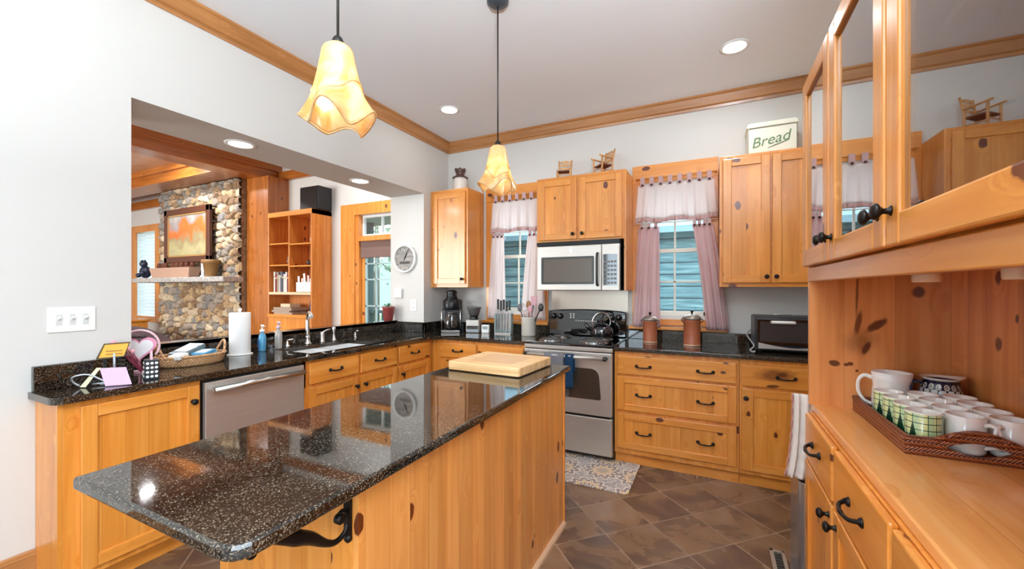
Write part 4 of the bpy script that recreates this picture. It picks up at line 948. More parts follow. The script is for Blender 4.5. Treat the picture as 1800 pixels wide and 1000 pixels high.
# ------------------------------------------------------------------ back counter items
cf = local('coffee_maker', 'black drip coffee maker in the corner under the wall cabinet', 'coffee maker')
MB().box(-.10, .10, -.12, .10, 0, .03).box(-.095, .095, .03, .10, .03, .34).build('body', BLACKP, cf, bevel=.01)
MB().lathe([(.085, .235), (.09, .25), (.09, .33), (.06, .36), (.05, .40), (.06, .42), (.04, .44), (1e-4, .445)], (0, -.03, 0), n=24).build('brew_head', BLACKM, cf)
MB().lathe([(.06, .035), (.078, .05), (.08, .10), (.055, .17), (.05, .20), (.056, .21)], (0, -.04, 0), n=24).build('carafe', GLASSDK, cf)
MB().tube([(0, -.11, .18), (0, -.155, .17), (0, -.155, .09), (0, -.115, .07)], .008, 8).build('carafe_handle', BLACKP, cf)
m = MB()
for z in (.006, .02): m.box(-.095, .095, -.1215, -.12, z, z+.006)
m.build('chrome_strip', CHROME, cf)
for sx in (-1, 1): MB().tube([(sx*.098, -.08, .03), (sx*.098, -.08, .22), (sx*.09, -.04, .24)], .006, 8).build('side_rail', CHROME, cf)
place(cf, (-2.49, 3.64, CZ1), .45)
gr = local('coffee_grinder', 'steel coffee grinder with a smoky hopper right of the coffee maker', 'coffee grinder')
MB().box(-.07, .07, -.07, .07, 0, .135).build('body', STEEL, gr, bevel=.01)
MB().box(-.062, .062, -.0725, -.07, .012, .075).build('grounds_bin', GLASSDK, gr)
MB().lathe([(.05, .135), (.042, .15), (.042, .175), (.048, .178)], n=20).build('collar', BLACKP, gr)
MB().lathe([(.05, .178), (.072, .25), (.078, .262), (.07, .266), (1e-4, .266)], n=24).build('hopper', plain('hopper_smoke', (112, 110, 108), .15, trans=.4), gr)
place(gr, (-2.255, 3.70, CZ1), .3)
wb = local('timer', 'small white box-shaped timer between the grinder and the knife block', 'timer')
MB().box(-.04, .04, -.02, .02, 0, .085).build('case', WHITEP, wb, bevel=.006); MB().box(-.028, .028, -.0212, -.02, .04, .07).build('screen', plain('screen_grey', (150, 160, 160), .3), wb)
place(wb, (-2.11, 3.69, CZ1), .2)
kb = local('knife_block', 'clear and steel knife stand in front of the left window', 'knife block')
MB().box(-.085, .085, -.045, .045, 0, .012).build('base', STEEL, kb, bevel=.002)
m = MB().box(-.088, .088, -.03, -.024, .012, .20); m.build('front_plate', PANE, kb)
m = MB().box(-.09, -.078, -.035, .035, .012, .205).box(.078, .09, -.035, .035, .012, .205).box(-.09, .09, .024, .03, .012, .205); m.build('frame', plain('frame_acrylic', (190, 214, 214), .1, trans=.5), kb)
place(kb, (-1.905, 3.70, CZ1), .12)
kn = local('kitchen_knife', '', 'knife', 'knives in the knife stand')
MB().hexa([(-.012, -.001, .016), (.004, -.001, .04), (-.012, .001, .016), (.004, .001, .04), (-.012, -.001, .22), (.012, -.001, .22), (-.012, .001, .22), (.012, .001, .22)]).build('blade', plain('blade_steel', (190, 190, 190), .2, metal=1), kn)
MB().box(-.011, .011, -.009, .009, .22, .335).build('grip', BLACKP, kn, bevel=.005); MB().box(-.012, .012, -.010, .010, .215, .232).build('bolster', CHROME, kn)
kl = ('leftmost knife in the stand, black handled', 'second knife from the left in the stand', 'middle knife in the stand', 'fourth knife from the left in the stand', 'rightmost knife in the stand, next to the utensil crock')
for i in range(5):
    k = kn if i == 0 else dup(kn, (0, 0, 0), 0, kl[i]); k['label'] = kl[i]
    dx = -.062+.031*i; place(k, (-1.905+dx*math.cos(.12), 3.70+dx*math.sin(.12), CZ1-(.0, .012, .004, .018, .010)[i]+.016), .12)
cr = local('utensil_crock', 'tall grey-white stoneware crock of cooking utensils left of the range', 'crock')
MB().lathe([(.066, 0), (.070, .006), (.070, .165), (.073, .172), (.073, .182), (.066, .182), (.064, .17), (.062, .012), (1e-4, .01)], n=30).build('crock', plain('stoneware', (206, 200, 188), .4), cr)
place(cr, (-1.615, 3.665, CZ1))
def utensil(label, dx, dy, tx, ty, h, mat, kind, hm=None):
    u = local('cooking_utensil', label, 'utensil', 'utensils in the crock')
    b = Vector((dx, dy, .03)); t = Vector((tx, ty, h)); m = MB(); m.tube([tuple(b), tuple(b.lerp(t, .5)), tuple(t)], .006, 8); m.build('handle', hm or mat, u)
    m = MB(); d = (t-b).normalized()
    if kind == 'spoon': m.ball((t+d*.03), .028, 12, sx=1, sy=.4, sz=1.4)
    elif kind == 'spatula':
        c = t+d*.04; m.hexa([(c.x-.028, c.y-.002, c.z-.045), (c.x+.028, c.y-.002, c.z-.045), (c.x-.028, c.y+.002, c.z-.045), (c.x+.028, c.y+.002, c.z-.045), (c.x-.034, c.y-.002, c.z+.045), (c.x+.034, c.y-.002, c.z+.045), (c.x-.034, c.y+.002, c.z+.045), (c.x+.034, c.y+.002, c.z+.045)])
    elif kind == 'whisk':
        for q in range(5):
            a = q*PI/5; m.tube([tuple(t+d*s_+Vector((math.cos(a), math.sin(a), 0))*.028*math.sin(PI*min(s_/.1, 1)*.999)) for s_ in (0, .02, .045, .07, .09, .10)], .0015, 5)
    m.build('head', mat, u, bevel=.0)
    place(u, (-1.615, 3.665, CZ1+.0)); return u
WDU = plain('utensil_wood', (150, 100, 62), .6); PKU = plain('utensil_pink', (196, 150, 156), .5); GYU = plain('utensil_grey', (90, 88, 92), .4)
utensil('large pink slotted spatula standing highest in the crock', .01, .0, .045, .01, .30, PKU, 'spatula', GYU)
utensil('dark grey spoon leaning left in the crock', -.02, 0, -.085, .0, .24, GYU, 'spoon')
utensil('wooden spoon in the middle of the crock', .0, .02, -.012, .03, .27, WDU, 'spoon')
utensil('black spatula leaning right out of the crock', .02, -.01, .115, .0, .25, BLACKP, 'spoon')
utensil('steel whisk in the crock', -.01, -.02, -.04, -.02, .22, CHROME, 'whisk')
utensil('pinkish spoon at the front of the crock', .02, .02, .03, -.03, .23, PKU, 'spoon')
def canister(label, x, y, r, h):
    c = local('canister', label, 'canister', 'brown canisters on the right counter')
    MB().lathe([(r*.96, 0), (r, .006), (r, .018), (r*.985, .02), (r*.985, h-.02), (r, h-.018), (r, h)], n=32).build('body', plain('canister_brown', (160, 88, 56), .45, bump=.25, bscale=45), c)
    MB().lathe([(r*.99, .0), (r*1.01, .002), (r*1.01, .012), (r*.99, .014)], n=32).build('base_ring', plain('canister_base', (200, 160, 130), .5), c)
    l_ = MB().lathe([(r*1.04, h-.006), (r*1.10, h), (r*1.08, h+.012), (r*.8, h+.028), (r*.35, h+.038), (.012, h+.04)], n=32).build('lid', plain('lid_pewter', (150, 138, 128), .3, metal=.6), c)
    MB().lathe([(.006, h+.038), (.007, h+.05), (.014, h+.058), (.010, h+.066), (1e-4, h+.068)], n=14).build('knob', IRON, l_)
    for s_ in (-1, 1): MB().tube([(s_*r, 0, h-.03), (s_*(r+.016), 0, h-.018), (s_*(r+.016), 0, h-.004), (s_*(r*1.04), 0, h+.002)], .004, 6).build('clasp', IRON, c)
    return place(c, (x, y, CZ1), -.2)
canister('shorter brown canister with a pewter lid, nearer the range', -.485, 3.66, .058, .19)
canister('taller brown canister with a pewter lid, right of the shorter one', -.155, 3.60, .064, .215)
to = thing('toaster_oven', 'black toaster oven with a silver lower panel at the right end of the back counter', 'toaster oven', (.50, 3.6, CZ1))
t0, t1, tf = .268, .74, 3.43
MB().box(t0, t1, tf, 3.80, CZ1+.012, 1.168).build('body', BLACKP, to, bevel=.01)
m = MB()
for x in (t0+.04, t1-.04):
    for y in (tf+.04, 3.75): m.lathe([(.014, 0), (.014, .014)], (x, y, CZ1), n=10)
m.build('feet', BLACKP, to)
d = MB().box(t0+.012, t1-.012, tf-.014, tf, .975, 1.155).build('door', BLACKG, to, bevel=.003)
MB().box(t0+.03, t1-.09, tf-.016, tf-.0135, .995, 1.135).build('door_glass', plain('toaster_glass', (74, 74, 76), .06, metal=.5), d)
m = MB(); pl_ = [(t0+.02+(t1-t0-.04)*i/16, .955+.032*abs(1-2*i/16)**1.5) for i in range(17)]
m.prism([(t0+.02, .945)]+pl_+[(t1-.02, .945)], 'y', tf-.017, tf-.0135); m.build('silver_curve', plain('silver_panel', (190, 190, 188), .3, metal=.5), to)
MB().tube([(.37, tf-.014, 1.132), (.375, tf-.04, 1.135), (.50, tf-.04, 1.135), (.505, tf-.014, 1.132)], .011, 10).build('handle', WHITEP, d)
MB().tube([(.40, 3.55, 1.17), (.40, 3.55, 1.182), (.50, 3.55, 1.182), (.50, 3.55, 1.17)], .003, 6).build('top_rack', CHROME, to)
cd = MB().tube([(.252, 3.60, 1.06), (.225, 3.55, 1.03), (.245, 3.48, .99), (.262, 3.42, .96), (.235, 3.38, .935), (.25, 3.34, .925), (.262, 3.345, .932), (.245, 3.37, .922)], .005, 8).build('power_cord', plain('cord_grey', (150, 150, 150), .4))
tag(cd, 'loosely coiled grey cord at the left side of the toaster oven', 'cord')
# ------------------------------------------------------------------ things on top of the cabinets
jg = local('jug', 'cream stoneware jug with a brown crown-shaped top on the left wall cabinet', 'jug')
MB().lathe([(.072, 0), (.076, .006), (.076, .12), (.068, .145), (.05, .16)], n=28).build('body', plain('jug_cream', (222, 214, 204), .4), jg)
MB().lathe([(.082, .148), (.086, .154), (.05, .172), (.042, .19), (.052, .21), (.062, .235), (.05, .243), (.045, .235), (1e-4, .2)], n=28).build('top', plain('jug_brown', (84, 56, 48), .35), jg)
m = MB()
for k in range(6): m.ball((.052*math.cos(k*PI/3), .052*math.sin(k*PI/3), .24), .013, 8)
m.build('crown', plain('jug_brown', (84, 56, 48), .35), jg)
place(jg, (-2.44, 3.72, 2.4055))
SEATW = plain('seat_brown', (106, 58, 34), .7)
def mini(name, label, arms):
    c = local(name, label, 'miniature chair'); W_, D_ = .055, .05
    for sx in (-1, 1):
        MB().tube([(sx*W_, D_, 0), (sx*W_, D_, .10), (sx*W_*1.12, D_+.018, .205)], [.0075, .0075, .0065], 8).build('rear_post', CHAIRW, c)
        MB().tube([(sx*W_*1.1, -D_, 0), (sx*W_*1.1, -D_, .135 if arms else .085)], .0075, 8).build('front_leg', CHAIRW, c)
        m = MB().tube([(sx*W_*1.08, -D_, .03), (sx*W_, D_, .03)], .004, 6); m.build('side_rung', CHAIRW, c)
        if arms: MB().tube([(sx*W_*1.1, -D_-.022, .142), (sx*W_*1.1, -D_, .139), (sx*W_*1.05, D_+.004, .125)], [.009, .007, .006], 8).build('arm', CHAIRW, c)
    MB().box(-W_*1.05, W_*1.05, -D_, D_, .07, .082).build('seat', SEATW, c, bevel=.003)
    MB().tube([(-W_*1.1, -D_, .045), (W_*1.1, -D_, .045)], .004, 6).build('front_rung', CHAIRW, c)
    for z, dy in ((.12, .006), (.155, .011), (.185, .015)):
        m = MB(); pl_ = [(-W_*1.05+W_*2.1*i/10, z+.006+.009*math.sin(PI*i/10)) for i in range(11)]
        m.prism([(W_*1.05, z-.005), (-W_*1.05, z-.005)][::-1] and [(-W_*1.05, z-.005)]+pl_+[(W_*1.05, z-.005)], 'y', D_+dy-.003, D_+dy+.003); m.build('slat', CHAIRW, c)
    return c
place(mini('miniature_chair', 'small plain ladder-back toy chair, left one on the microwave cabinet', False), (-1.262, 3.70, 2.392), .18)
place(mini('miniature_armchair', 'small ladder-back toy armchair turned sideways, right one on the microwave cabinet', True), (-.895, 3.70, 2.392), -.75, 1.12)
bb = thing('bread_box', 'cream metal bread box lettered Bread on the right wall cabinet', 'bread box', (.40, 3.74, 2.3885))
CRM = plain('bread_cream', (226, 226, 208), .4); GRN = plain('bread_green', (96, 128, 84), .5)
MB().prism(rounded([(.238, 2.389), (.562, 2.389), (.562, 2.625), (.238, 2.625)], {2: .03, 3: .03}), 'y', 3.68, 3.88).build('body', CRM, bb, bevel=.006)
MB().prism(rounded([(.228, 2.610), (.572, 2.610), (.560, 2.648), (.240, 2.648)], {2: .02, 3: .02}), 'y', 3.672, 3.885).build('lid', CRM, bb, bevel=.006)
MB().tube([(.242, 3.678, 2.40), (.242, 3.678, 2.60), (.255, 3.678, 2.607), (.545, 3.678, 2.607), (.558, 3.678, 2.60), (.558, 3.678, 2.40)], .0022, 6, sm=False).build('green_line', plain('line_green', (120, 124, 104), .5), bb)
text('bread_lettering', 'Bread', .108, GRN, bb, face_mtx((.385, 3.6785, 2.505), '-y', .16), .0006, .35)
MB().tube([(.37, 3.678, 2.447), (.42, 3.678, 2.462), (.47, 3.678, 2.478), (.505, 3.678, 2.492), (.50, 3.678, 2.502)], [.001, .003, .003, .002, .001], 6).build('flourish', GRN, bb)
# ------------------------------------------------------------------ curtains
def valance(label, x0, x1, zt, zb, n, yy=3.832):
    r = thing('curtain_valance', label, 'valance', ((x0+x1)/2, yy, zb)); w_ = x1-x0
    MB().tube([(x0-.02, yy, zt-.012), (x1+.02, yy, zt-.012)], .007, 10).tube([(x0-.012, yy, zt-.012), (x0-.012, YW-.02, zt-.012)], .005, 8).tube([(x1+.012, yy, zt-.012), (x1+.012, YW-.02, zt-.012)], .005, 8).build('rod', PC['x'], r)
    def fn(u, v):
        t = 1-v; fl = (u-.5)*.05*t
        return (x0+w_*u+fl, yy+.016*math.sin(u*w_*62)*(.25+.75*t)+.006*math.sin(u*w_*140+1)*t-.004, (zt-.075)+(zb+.03-zt+.075)*t+.008*math.sin(u*w_*24)*t)
    MB().grid(fn, 110, 14).build('cloth', CURT, r, solid=.0015)
    def fn2(u, v):
        a = fn(u, 0); return (a[0]+(u-.5)*.01*(1-v), a[1]-.004*math.sin(u*w_*200)*(1-v), a[2]+.002-.035*(1-v))
    MB().grid(fn2, 130, 4).build('ruffle', CURTTRIM, r, solid=.0015)
    for i in range(n):
        xc = x0+w_*(i+.5)/n
        MB().box(xc-.019, xc+.019, yy-.0105, yy-.0075, zt-.082, zt-.003).box(xc-.019, xc+.019, yy+.0075, yy+.010, zt-.082, zt-.003).box(xc-.019, xc+.019, yy-.0105, yy+.010, zt-.004, zt-.001).build('tab', CURTTRIM, r)
        MB().lathe([(.010, 0), (.011, -.004), (.006, -.008), (1e-4, -.009)], (xc, yy-.0108, zt-.072), 'y', 10).build('button', plain('button_dark', (66, 44, 42), .4), r)
def panel(label, top, bot, zt, zb, mat, nt=3, yy=3.835, seed=0):
    (a0, a1), (b0, b1) = top, bot
    r = thing('cafe_curtain', label, 'curtain', ((b0+b1)/2, yy, zb))
    def fn(u, v):
        t = (1-v); s_ = t**.8; xa = a0+(b0-a0)*s_; xb = a1+(b1-a1)*s_
        return (xa+(xb-xa)*u, yy-.014*t+.015*math.sin(u*17+seed)*(.4+.6*t)+.004*math.sin(u*37+t*3), zt+(zb-zt)*t)
    MB().grid(fn, 50, 24).build('cloth', mat, r, solid=.0015)
    for i in range(nt):
        xc = a0+(a1-a0)*(i+.5)/nt
        MB().box(xc-.013, xc+.013, yy-.012, yy-.009, zt-.02, zt+.035).box(xc-.013, xc+.013, yy+.008, yy+.011, zt-.02, zt+.035).box(xc-.013, xc+.013, yy-.012, yy+.011, zt+.033, zt+.036).build('tab', CURTP, r)
        MB().lathe([(.009, 0), (.010, -.004), (1e-4, -.008)], (xc, yy-.0125, zt-.008), 'y', 10).build('button', plain('button_dark', (66, 44, 42), .4), r)
def rod(label, x0, x1, z, yy=3.835):
    o = MB().tube([(x0, yy, z), (x1, yy, z)], .006, 10).tube([(x0+.006, yy, z), (x0+.006, YW-.02, z)], .004, 8).tube([(x1-.006, yy, z), (x1-.006, YW-.02, z)], .004, 8).build('curtain_rod', WHITEP); tag(o, label, 'curtain rod')
valance('pink-white tab-top valance with a ruffled hem over the left window', -2.105, -1.535, 2.355, 1.965, 7)
valance('pink-white tab-top valance with a ruffled hem over the right window', -.610, .008, 2.365, 1.965, 8)
rod('thin white curtain rod across the left window below the valance', -2.13, -1.55, 1.955); rod('thin white curtain rod across the right window below the valance', -.63, .03, 1.955)
panel('pale cafe curtain hanging on the left side of the left window', (-2.115, -1.97), (-2.165, -1.94), 1.925, 1.06, CURT)
panel('pale cafe curtain on the right side of the left window, beside the microwave', (-1.70, -1.555), (-1.78, -1.50), 1.925, 1.06, CURT, seed=2)
panel('pink cafe curtain on the left side of the right window, beside the range', (-.605, -.43), (-.655, -.42), 1.92, 1.03, CURTP, seed=1)
panel('pink cafe curtain flaring outward on the right side of the right window', (-.165, -.01), (-.05, .115), 1.92, 1.025, CURTP, 4, seed=4)
# ------------------------------------------------------------------ pendants and ceiling lights
def shade_mat():
    m = bpy.data.materials.new('amber_glass'); m.use_nodes = True; n, l = m.node_tree.nodes, m.node_tree.links; n.clear()
    o = n.new('ShaderNodeOutputMaterial'); tc = n.new('ShaderNodeTexCoord')
    no = n.new('ShaderNodeTexNoise'); no.inputs['Scale'].default_value = 9; no.inputs['Detail'].default_value = 5; no.inputs['Distortion'].default_value = 1.5; l.new(tc.outputs['Object'], no.inputs['Vector'])
    c = ramp(n, l, no.outputs['Fac'], [(.33, lin(232, 184, 112)), (.52, lin(244, 218, 166)), (.7, lin(248, 236, 208))])
    d = n.new('ShaderNodeBsdfDiffuse'); t = n.new('ShaderNodeBsdfTranslucent'); g = n.new('ShaderNodeBsdfGlossy'); g.inputs['Roughness'].default_value = .15
    for q in (d, t): l.new(c, q.inputs[0])
    m1 = n.new('ShaderNodeMixShader'); m1.inputs[0].default_value = .55; l.new(d.outputs[0], m1.inputs[1]); l.new(t.outputs[0], m1.inputs[2])
    m2 = n.new('ShaderNodeMixShader'); m2.inputs[0].default_value = .06; l.new(m1.outputs[0], m2.inputs[1]); l.new(g.outputs[0], m2.inputs[2]); l.new(m2.outputs[0], o.inputs[0])
    return m
SH = shade_mat(); BULB = plain('bulb_glow', (255, 240, 214), .5, emit=5); LENS = plain('lens_glow', (255, 250, 240), .5, emit=9)
def pendant(label, x, y, zt, rz):
    p = local('pendant_light', label, 'pendant light', 'pendants over the island')
    L = ZC-zt
    MB().lathe([(.062, L), (.062, L-.012), (.045, L-.028), (.012, L-.036)], n=28).build('canopy', plain('canopy_grey', (92, 104, 116), .35, metal=.7), p)
    MB().tube([(0, 0, .02), (0, 0, L-.03)], .0045, 8).build('stem', plain('stem_dark', (60, 56, 52), .4, metal=.6), p)
    MB().lathe([(.017, .004), (.020, .010), (.014, .026), (.007, .034)], n=18).build('socket_cap', IRON, p)
    def fn(u, v):
        a = 2*PI*u; t = 1-v
        r = .030+.013*min(t/.05, 1)+.046*t**1.15+.012*max(0, (t-.72)/.28)**1.2
        sq = 1+.16*max(0, t-.25)*math.cos(4*a)/.75
        z = -.235*t+.024*(max(0, t-.45)/.55)**1.5*math.cos(4*a)+.007*math.sin(3*a+1)*t*t
        r *= sq*(1+.03*math.sin(7*a+5*t)*t)
        return (r*math.cos(a), r*math.sin(a), z)
    m = MB().grid(fn, 72, 26)
    c0 = len(m.v); m.v.append((0, 0, .004)); top = [26*73+i for i in range(72)]
    for i in range(72): m.f.append([c0, top[i], top[(i+1) % 72]]); m.m.append(0); m.sm.append(True)
    m.build('glass_shade', SH, p, solid=.004)
    m = MB(); rim = [fn(i/72, 0) for i in range(73)]; m.tube(rim, .004, 6, caps=False)
    fold = [(q_[0]*1.03, q_[1]*1.03, q_[2]) for q_ in [fn(i/60, .34+.16*math.cos(4*PI*i/60+.8)) for i in range(61)]]
    fold_ = [(0, 0, 0) for a in (0,)]
    m.tube(fold, .0035, 6, caps=False); m.build('rim', SH, p)
    MB().ball((0, 0, -.105), .028, 16, sz=1.2).build('bulb', BULB, p)
    l_ = bpy.data.lights.new('pendant_glow', 'POINT'); l_.energy = .5; l_.color = (1, .93, .82); l_.shadow_soft_size = .035
    lo = bpy.data.objects.new('pendant_glow', l_); COL.objects.link(lo); lo.parent = p; lo.location = (0, 0, -.165)
    place(p, (x, y, zt), rz)
pendant('bell-shaped amber glass pendant over the near end of the island, large in the photo', -1.066, .925, 2.135, .5)
pendant('bell-shaped amber glass pendant over the far end of the island, showing its ceiling canopy', -1.104, 2.07, 2.18, .95)
def can(label, x, y, z, power, r=.075):
    c = local('recessed_light', label, 'ceiling light', 'recessed ceiling lights')
    MB().lathe([(r+.018, 0), (r+.018, -.004), (r, -.007), (r-.006, -.002), (r-.006, 0)], n=36).build('trim_ring', SOFF, c)
    MB().lathe([(r-.006, -.0015), (r-.006, -.004), (1e-4, -.005)], n=36).build('lens', LENS, c)
    area('can_light', (0, 0, -.012), (0, 0, 0), 2*r, 0, power, CAN_COL, 'DISK', c)
    place(c, (x, y, z))
can('recessed light in the kitchen ceiling above the left corner cabinet', -2.18, 3.14, ZC, 1.2)
can('recessed light in the kitchen ceiling above the right wall cabinet, near the hutch', .128, 3.175, ZC, 5.5)
can('recessed light in the pass-through soffit, nearer the camera', -2.925, 1.72, OZ1, 4)
can('recessed light in the pass-through soffit, nearer the clock wall', -2.932, 2.795, OZ1, 2.2)
can('added unseen light in the kitchen ceiling behind the camera, left', -1.0, -1.0, ZC, CAN_POWER)  # unseen can, added for more even room light
can('added unseen light in the kitchen ceiling behind the camera, right', -.2, -.6, ZC, CAN_POWER)  # second unseen can added for evenness
can('added unseen light in the ceiling at the rear of the room', 1.4, -1.6, ZC, CAN_POWER*2)  # added stronger can, also out of view
def added_uplight(label, x, y, power):
    t = local('added_uplight_stand', label, 'added light')
    MB().lathe([(.15, 0), (.15, .012), (.03, .03), (.012, .04)], n=30).build('base', NICKEL, t)
    MB().tube([(0, 0, .035), (0, 0, 1.76)], .011, 12).build('pole', NICKEL, t)
    MB().lathe([(.02, 1.74), (.09, 1.76), (.17, 1.84), (.172, 1.845), (.165, 1.845), (.088, 1.77), (1e-4, 1.765)], n=36).build('bowl_shade', SOFF, t)
    area('added_ceiling_fill', (0, 0, 1.84), (PI, 0, 0), .30, 0, power, (.84, .93, 1), 'DISK', t)
    place(t, (x, y, 0))
added_uplight('added unseen uplight with a bowl shade just behind the camera', .38, -.50, 215)  # lamp added only to brighten the ceiling, never in view
# ------------------------------------------------------------------ floor items
def rugmat():
    m, n, l, p = newmat('medallion_rug')
    tc = n.new('ShaderNodeTexCoord'); mp = n.new('ShaderNodeMapping'); l.new(tc.outputs['Object'], mp.inputs[0]); mp.inputs['Location'].default_value = (.13, .05, 0)
    v = n.new('ShaderNodeTexVoronoi'); v.inputs['Scale'].default_value = 3.4; v.inputs['Randomness'].default_value = .25; l.new(mp.outputs[0], v.inputs['Vector'])
    d = v.outputs['Distance']
    sub = n.new('ShaderNodeVectorMath'); sub.operation = 'SUBTRACT'; l.new(mp.outputs[0], sub.inputs[0])
    dv = n.new('ShaderNodeVectorMath'); dv.operation = 'SCALE'; dv.inputs['Scale'].default_value = 1; l.new(v.outputs['Position'], dv.inputs[0]); l.new(dv.outputs[0], sub.inputs[1])
    sp = n.new('ShaderNodeSeparateXYZ'); l.new(sub.outputs[0], sp.inputs[0]); a = mathn(n, l, 'ARCTAN2', sp.outputs[1], sp.outputs[0])
    pet = mathn(n, l, 'MULTIPLY_ADD', mathn(n, l, 'SINE', mathn(n, l, 'MULTIPLY', a, 12)), .05, d)
    rings = mathn(n, l, 'SINE', mathn(n, l, 'MULTIPLY', pet, 27))
    medal = ramp(n, l, mathn(n, l, 'MULTIPLY_ADD', rings, .5, .5), [(.2, lin(140, 128, 124)), (.45, lin(224, 214, 200)), (.75, lin(236, 228, 214)), (.92, lin(206, 168, 112))])
    no = n.new('ShaderNodeTexNoise'); no.inputs['Scale'].default_value = 55; no.inputs['Detail'].default_value = 3; l.new(tc.outputs['Object'], no.inputs['Vector'])
    base = ramp(n, l, no.outputs['Fac'], [(.4, lin(160, 152, 150)), (.6, lin(206, 198, 190))])
    c = mixc(n, l, mathn(n, l, 'LESS_THAN', pet, .50), base, medal)
    c = mixc(n, l, mathn(n, l, 'LESS_THAN', d, .07), c, lin(60, 62, 66))
    l.new(c, p.inputs['Base Color']); p.inputs['Roughness'].default_value = .85; return m
o = MB().prism(rounded([(-1.40, 2.785), (-.51, 2.785), (-.508, 3.305), (-1.40, 3.305)], {i: .03 for i in range(4)}), 'z', .0005, .009).build('floor_mat', rugmat(), bevel=.002)
tag(o, 'cream and grey medallion-patterned mat on the floor in front of the range', 'rug')
fv = thing('floor_register', 'tan floor vent register beside the trash can and hutch', 'vent', (.35, 2.5, 0))
VX0, VY0 = .262, 2.16
MB().box(VX0, VX0+.068, VY0, VY0+.018, 0, .008).box(VX0, VX0+.068, VY0+.36, VY0+.378, 0, .008).box(VX0, VX0+.018, VY0, VY0+.378, 0, .008).box(VX0+.052, VX0+.068, VY0, VY0+.378, 0, .008).build('frame', plain('vent_tan', (150, 134, 118), .4), fv, bevel=.002)
m = MB()
for k in range(14): m.box(VX0+.018, VX0+.052, VY0+.03+k*.024, VY0+.034+k*.024, .001, .006)
m.build('louvres', plain('vent_grey', (84, 80, 72), .4), fv)
MB().box(VX0+.018, VX0+.052, VY0+.018, VY0+.36, .0003, .001).build('duct_opening', BLACKM, fv)
# ------------------------------------------------------------------ living room beyond the pass-through
LB_Y, LZ = 4.24, 3.32
struct(MB().box(-12, XF, -3.2, LB_Y+.14, LZ, LZ+.1).build('ceiling', pine('living_ceiling_boards', 'x', .14, 'y', cols=((176, 140, 108), (206, 172, 142), (220, 190, 162)), knots=.3)))
struct(wall_y(LB_Y, LB_Y+.14, -12, XF, LZ, [(-10.74, -9.96, .82, 2.52), (-4.53, -3.58, 0, 2.40)]).build('wall_living_back', WALL))
struct(MB().box(-12.14, -12, -3.2, LB_Y+.14, 0, LZ).build('wall_living_left', WALL))
struct(wall_y(-3.2, -3.06, -12, XF, LZ, [(-8.8, -5.4, .5, 2.9)]).build('wall_living_front', WALL))
# ceiling beams
struct(MB().box(-6.50, -6.16, -3.0, LB_Y, 3.06, LZ).box(-6.54, -6.12, -3.0, LB_Y, 3.20, LZ).build('trim_4', BEAM['y'], bevel=.004))
struct(MB().box(-12, -6.52, 3.44, 3.80, 3.07, LZ).box(-12, -6.52, 3.40, 3.84, 3.22, LZ).build('trim_5', BEAM['x'], bevel=.004))
struct(MB().box(-9.35, -9.0, -3.0, 3.42, 3.07, LZ).build('trim_6', BEAM['y'], bevel=.004))
struct(MB().box(-12, -6.5, LB_Y-.06, LB_Y, 2.98, 3.14).box(-6.14, XF, LB_Y-.05, LB_Y, 3.06, 3.2).build('trim_7', BEAM['x'], bevel=.004))
struct(MB().box(-6.47, -5.96, 3.90, LB_Y, 0, 3.06).build('trim_8', pine('column_boards', 'z', .13, 'x', cols=DK, knots=1, tone=.1), bevel=.003))
# stone chimney
def stones():
    x0, x1, z0, z1, yf = -8.79, -6.475, 0, 3.06, 3.80
    rnd = random.Random(11); cell = .145; nx = int((x1-x0)/cell)+3; nz = int((z1-z0)/(cell*.8))+3
    sd = {}
    for i in range(-1, nx):
        for j in range(-1, nz): sd[i, j] = ((i+.5+rnd.uniform(-.42, .42))*cell, (j+.5+rnd.uniform(-.38, .38))*cell*.8, rnd.random(), rnd.uniform(.7, 1.3))
    def near(u, z):
        i0, j0 = int(u/cell), int(z/(cell*.8)); best = []
        for i in range(i0-2, i0+3):
            for j in range(j0-2, j0+3):
                s_ = sd.get((i, j))
                if s_: best.append((math.hypot((u-s_[0])*.85, (z-s_[1])*1.15), s_[2], s_[3]))
        best.sort(); return best[0], best[1]
    NX, NZ = 150, 200; vs = []; inf = []
    for j in range(NZ+1):
        for i in range(NX+1):
            u = (x1-x0)*i/NX; z = z0+(z1-z0)*j/NZ; a, b = near(u, z); e = b[0]-a[0]
            h = min(e/.035, 1); h = h*h*(3-2*h)
            vs.append((x0+u, yf+.035-.055*h*a[2], z)); inf.append((a[1], e))
    m = MB(); W_ = NX+1; b0 = 0; m.v = vs
    for j in range(NZ):
        for i in range(NX):
            m.f.append([j*W_+i, j*W_+i+1, (j+1)*W_+i+1, (j+1)*W_+i]); r_, e_ = inf[j*W_+i]
            m.m.append(0 if e_ < .009 else 1+int(r_*4.999)); m.sm.append(True)
    return m
def rock(name, c1, c2):
    m, n, l, p = newmat(name); g = n.new('ShaderNodeNewGeometry'); no = n.new('ShaderNodeTexNoise'); no.inputs['Scale'].default_value = 26; no.inputs['Detail'].default_value = 5
    l.new(g.outputs['Position'], no.inputs['Vector']); l.new(ramp(n, l, no.outputs['Fac'], [(.35, lin(*c1)), (.65, lin(*c2))]), p.inputs['Base Color']); p.inputs['Roughness'].default_value = .85
    b = n.new('ShaderNodeBump'); b.inputs['Strength'].default_value = .5; b.inputs['Distance'].default_value = .01; l.new(no.outputs['Fac'], b.inputs['Height']); l.new(b.outputs[0], p.inputs['Normal']); return m
RK = [rock('mortar', (92, 80, 66), (112, 98, 82)), rock('stone_tan', (150, 122, 88), (190, 162, 124)), rock('stone_grey', (124, 112, 100), (168, 154, 138)), rock('stone_brown', (112, 86, 62), (152, 122, 92)), rock('stone_pale', (176, 156, 126), (206, 188, 160)), rock('stone_slate', (110, 106, 102), (146, 140, 132))]
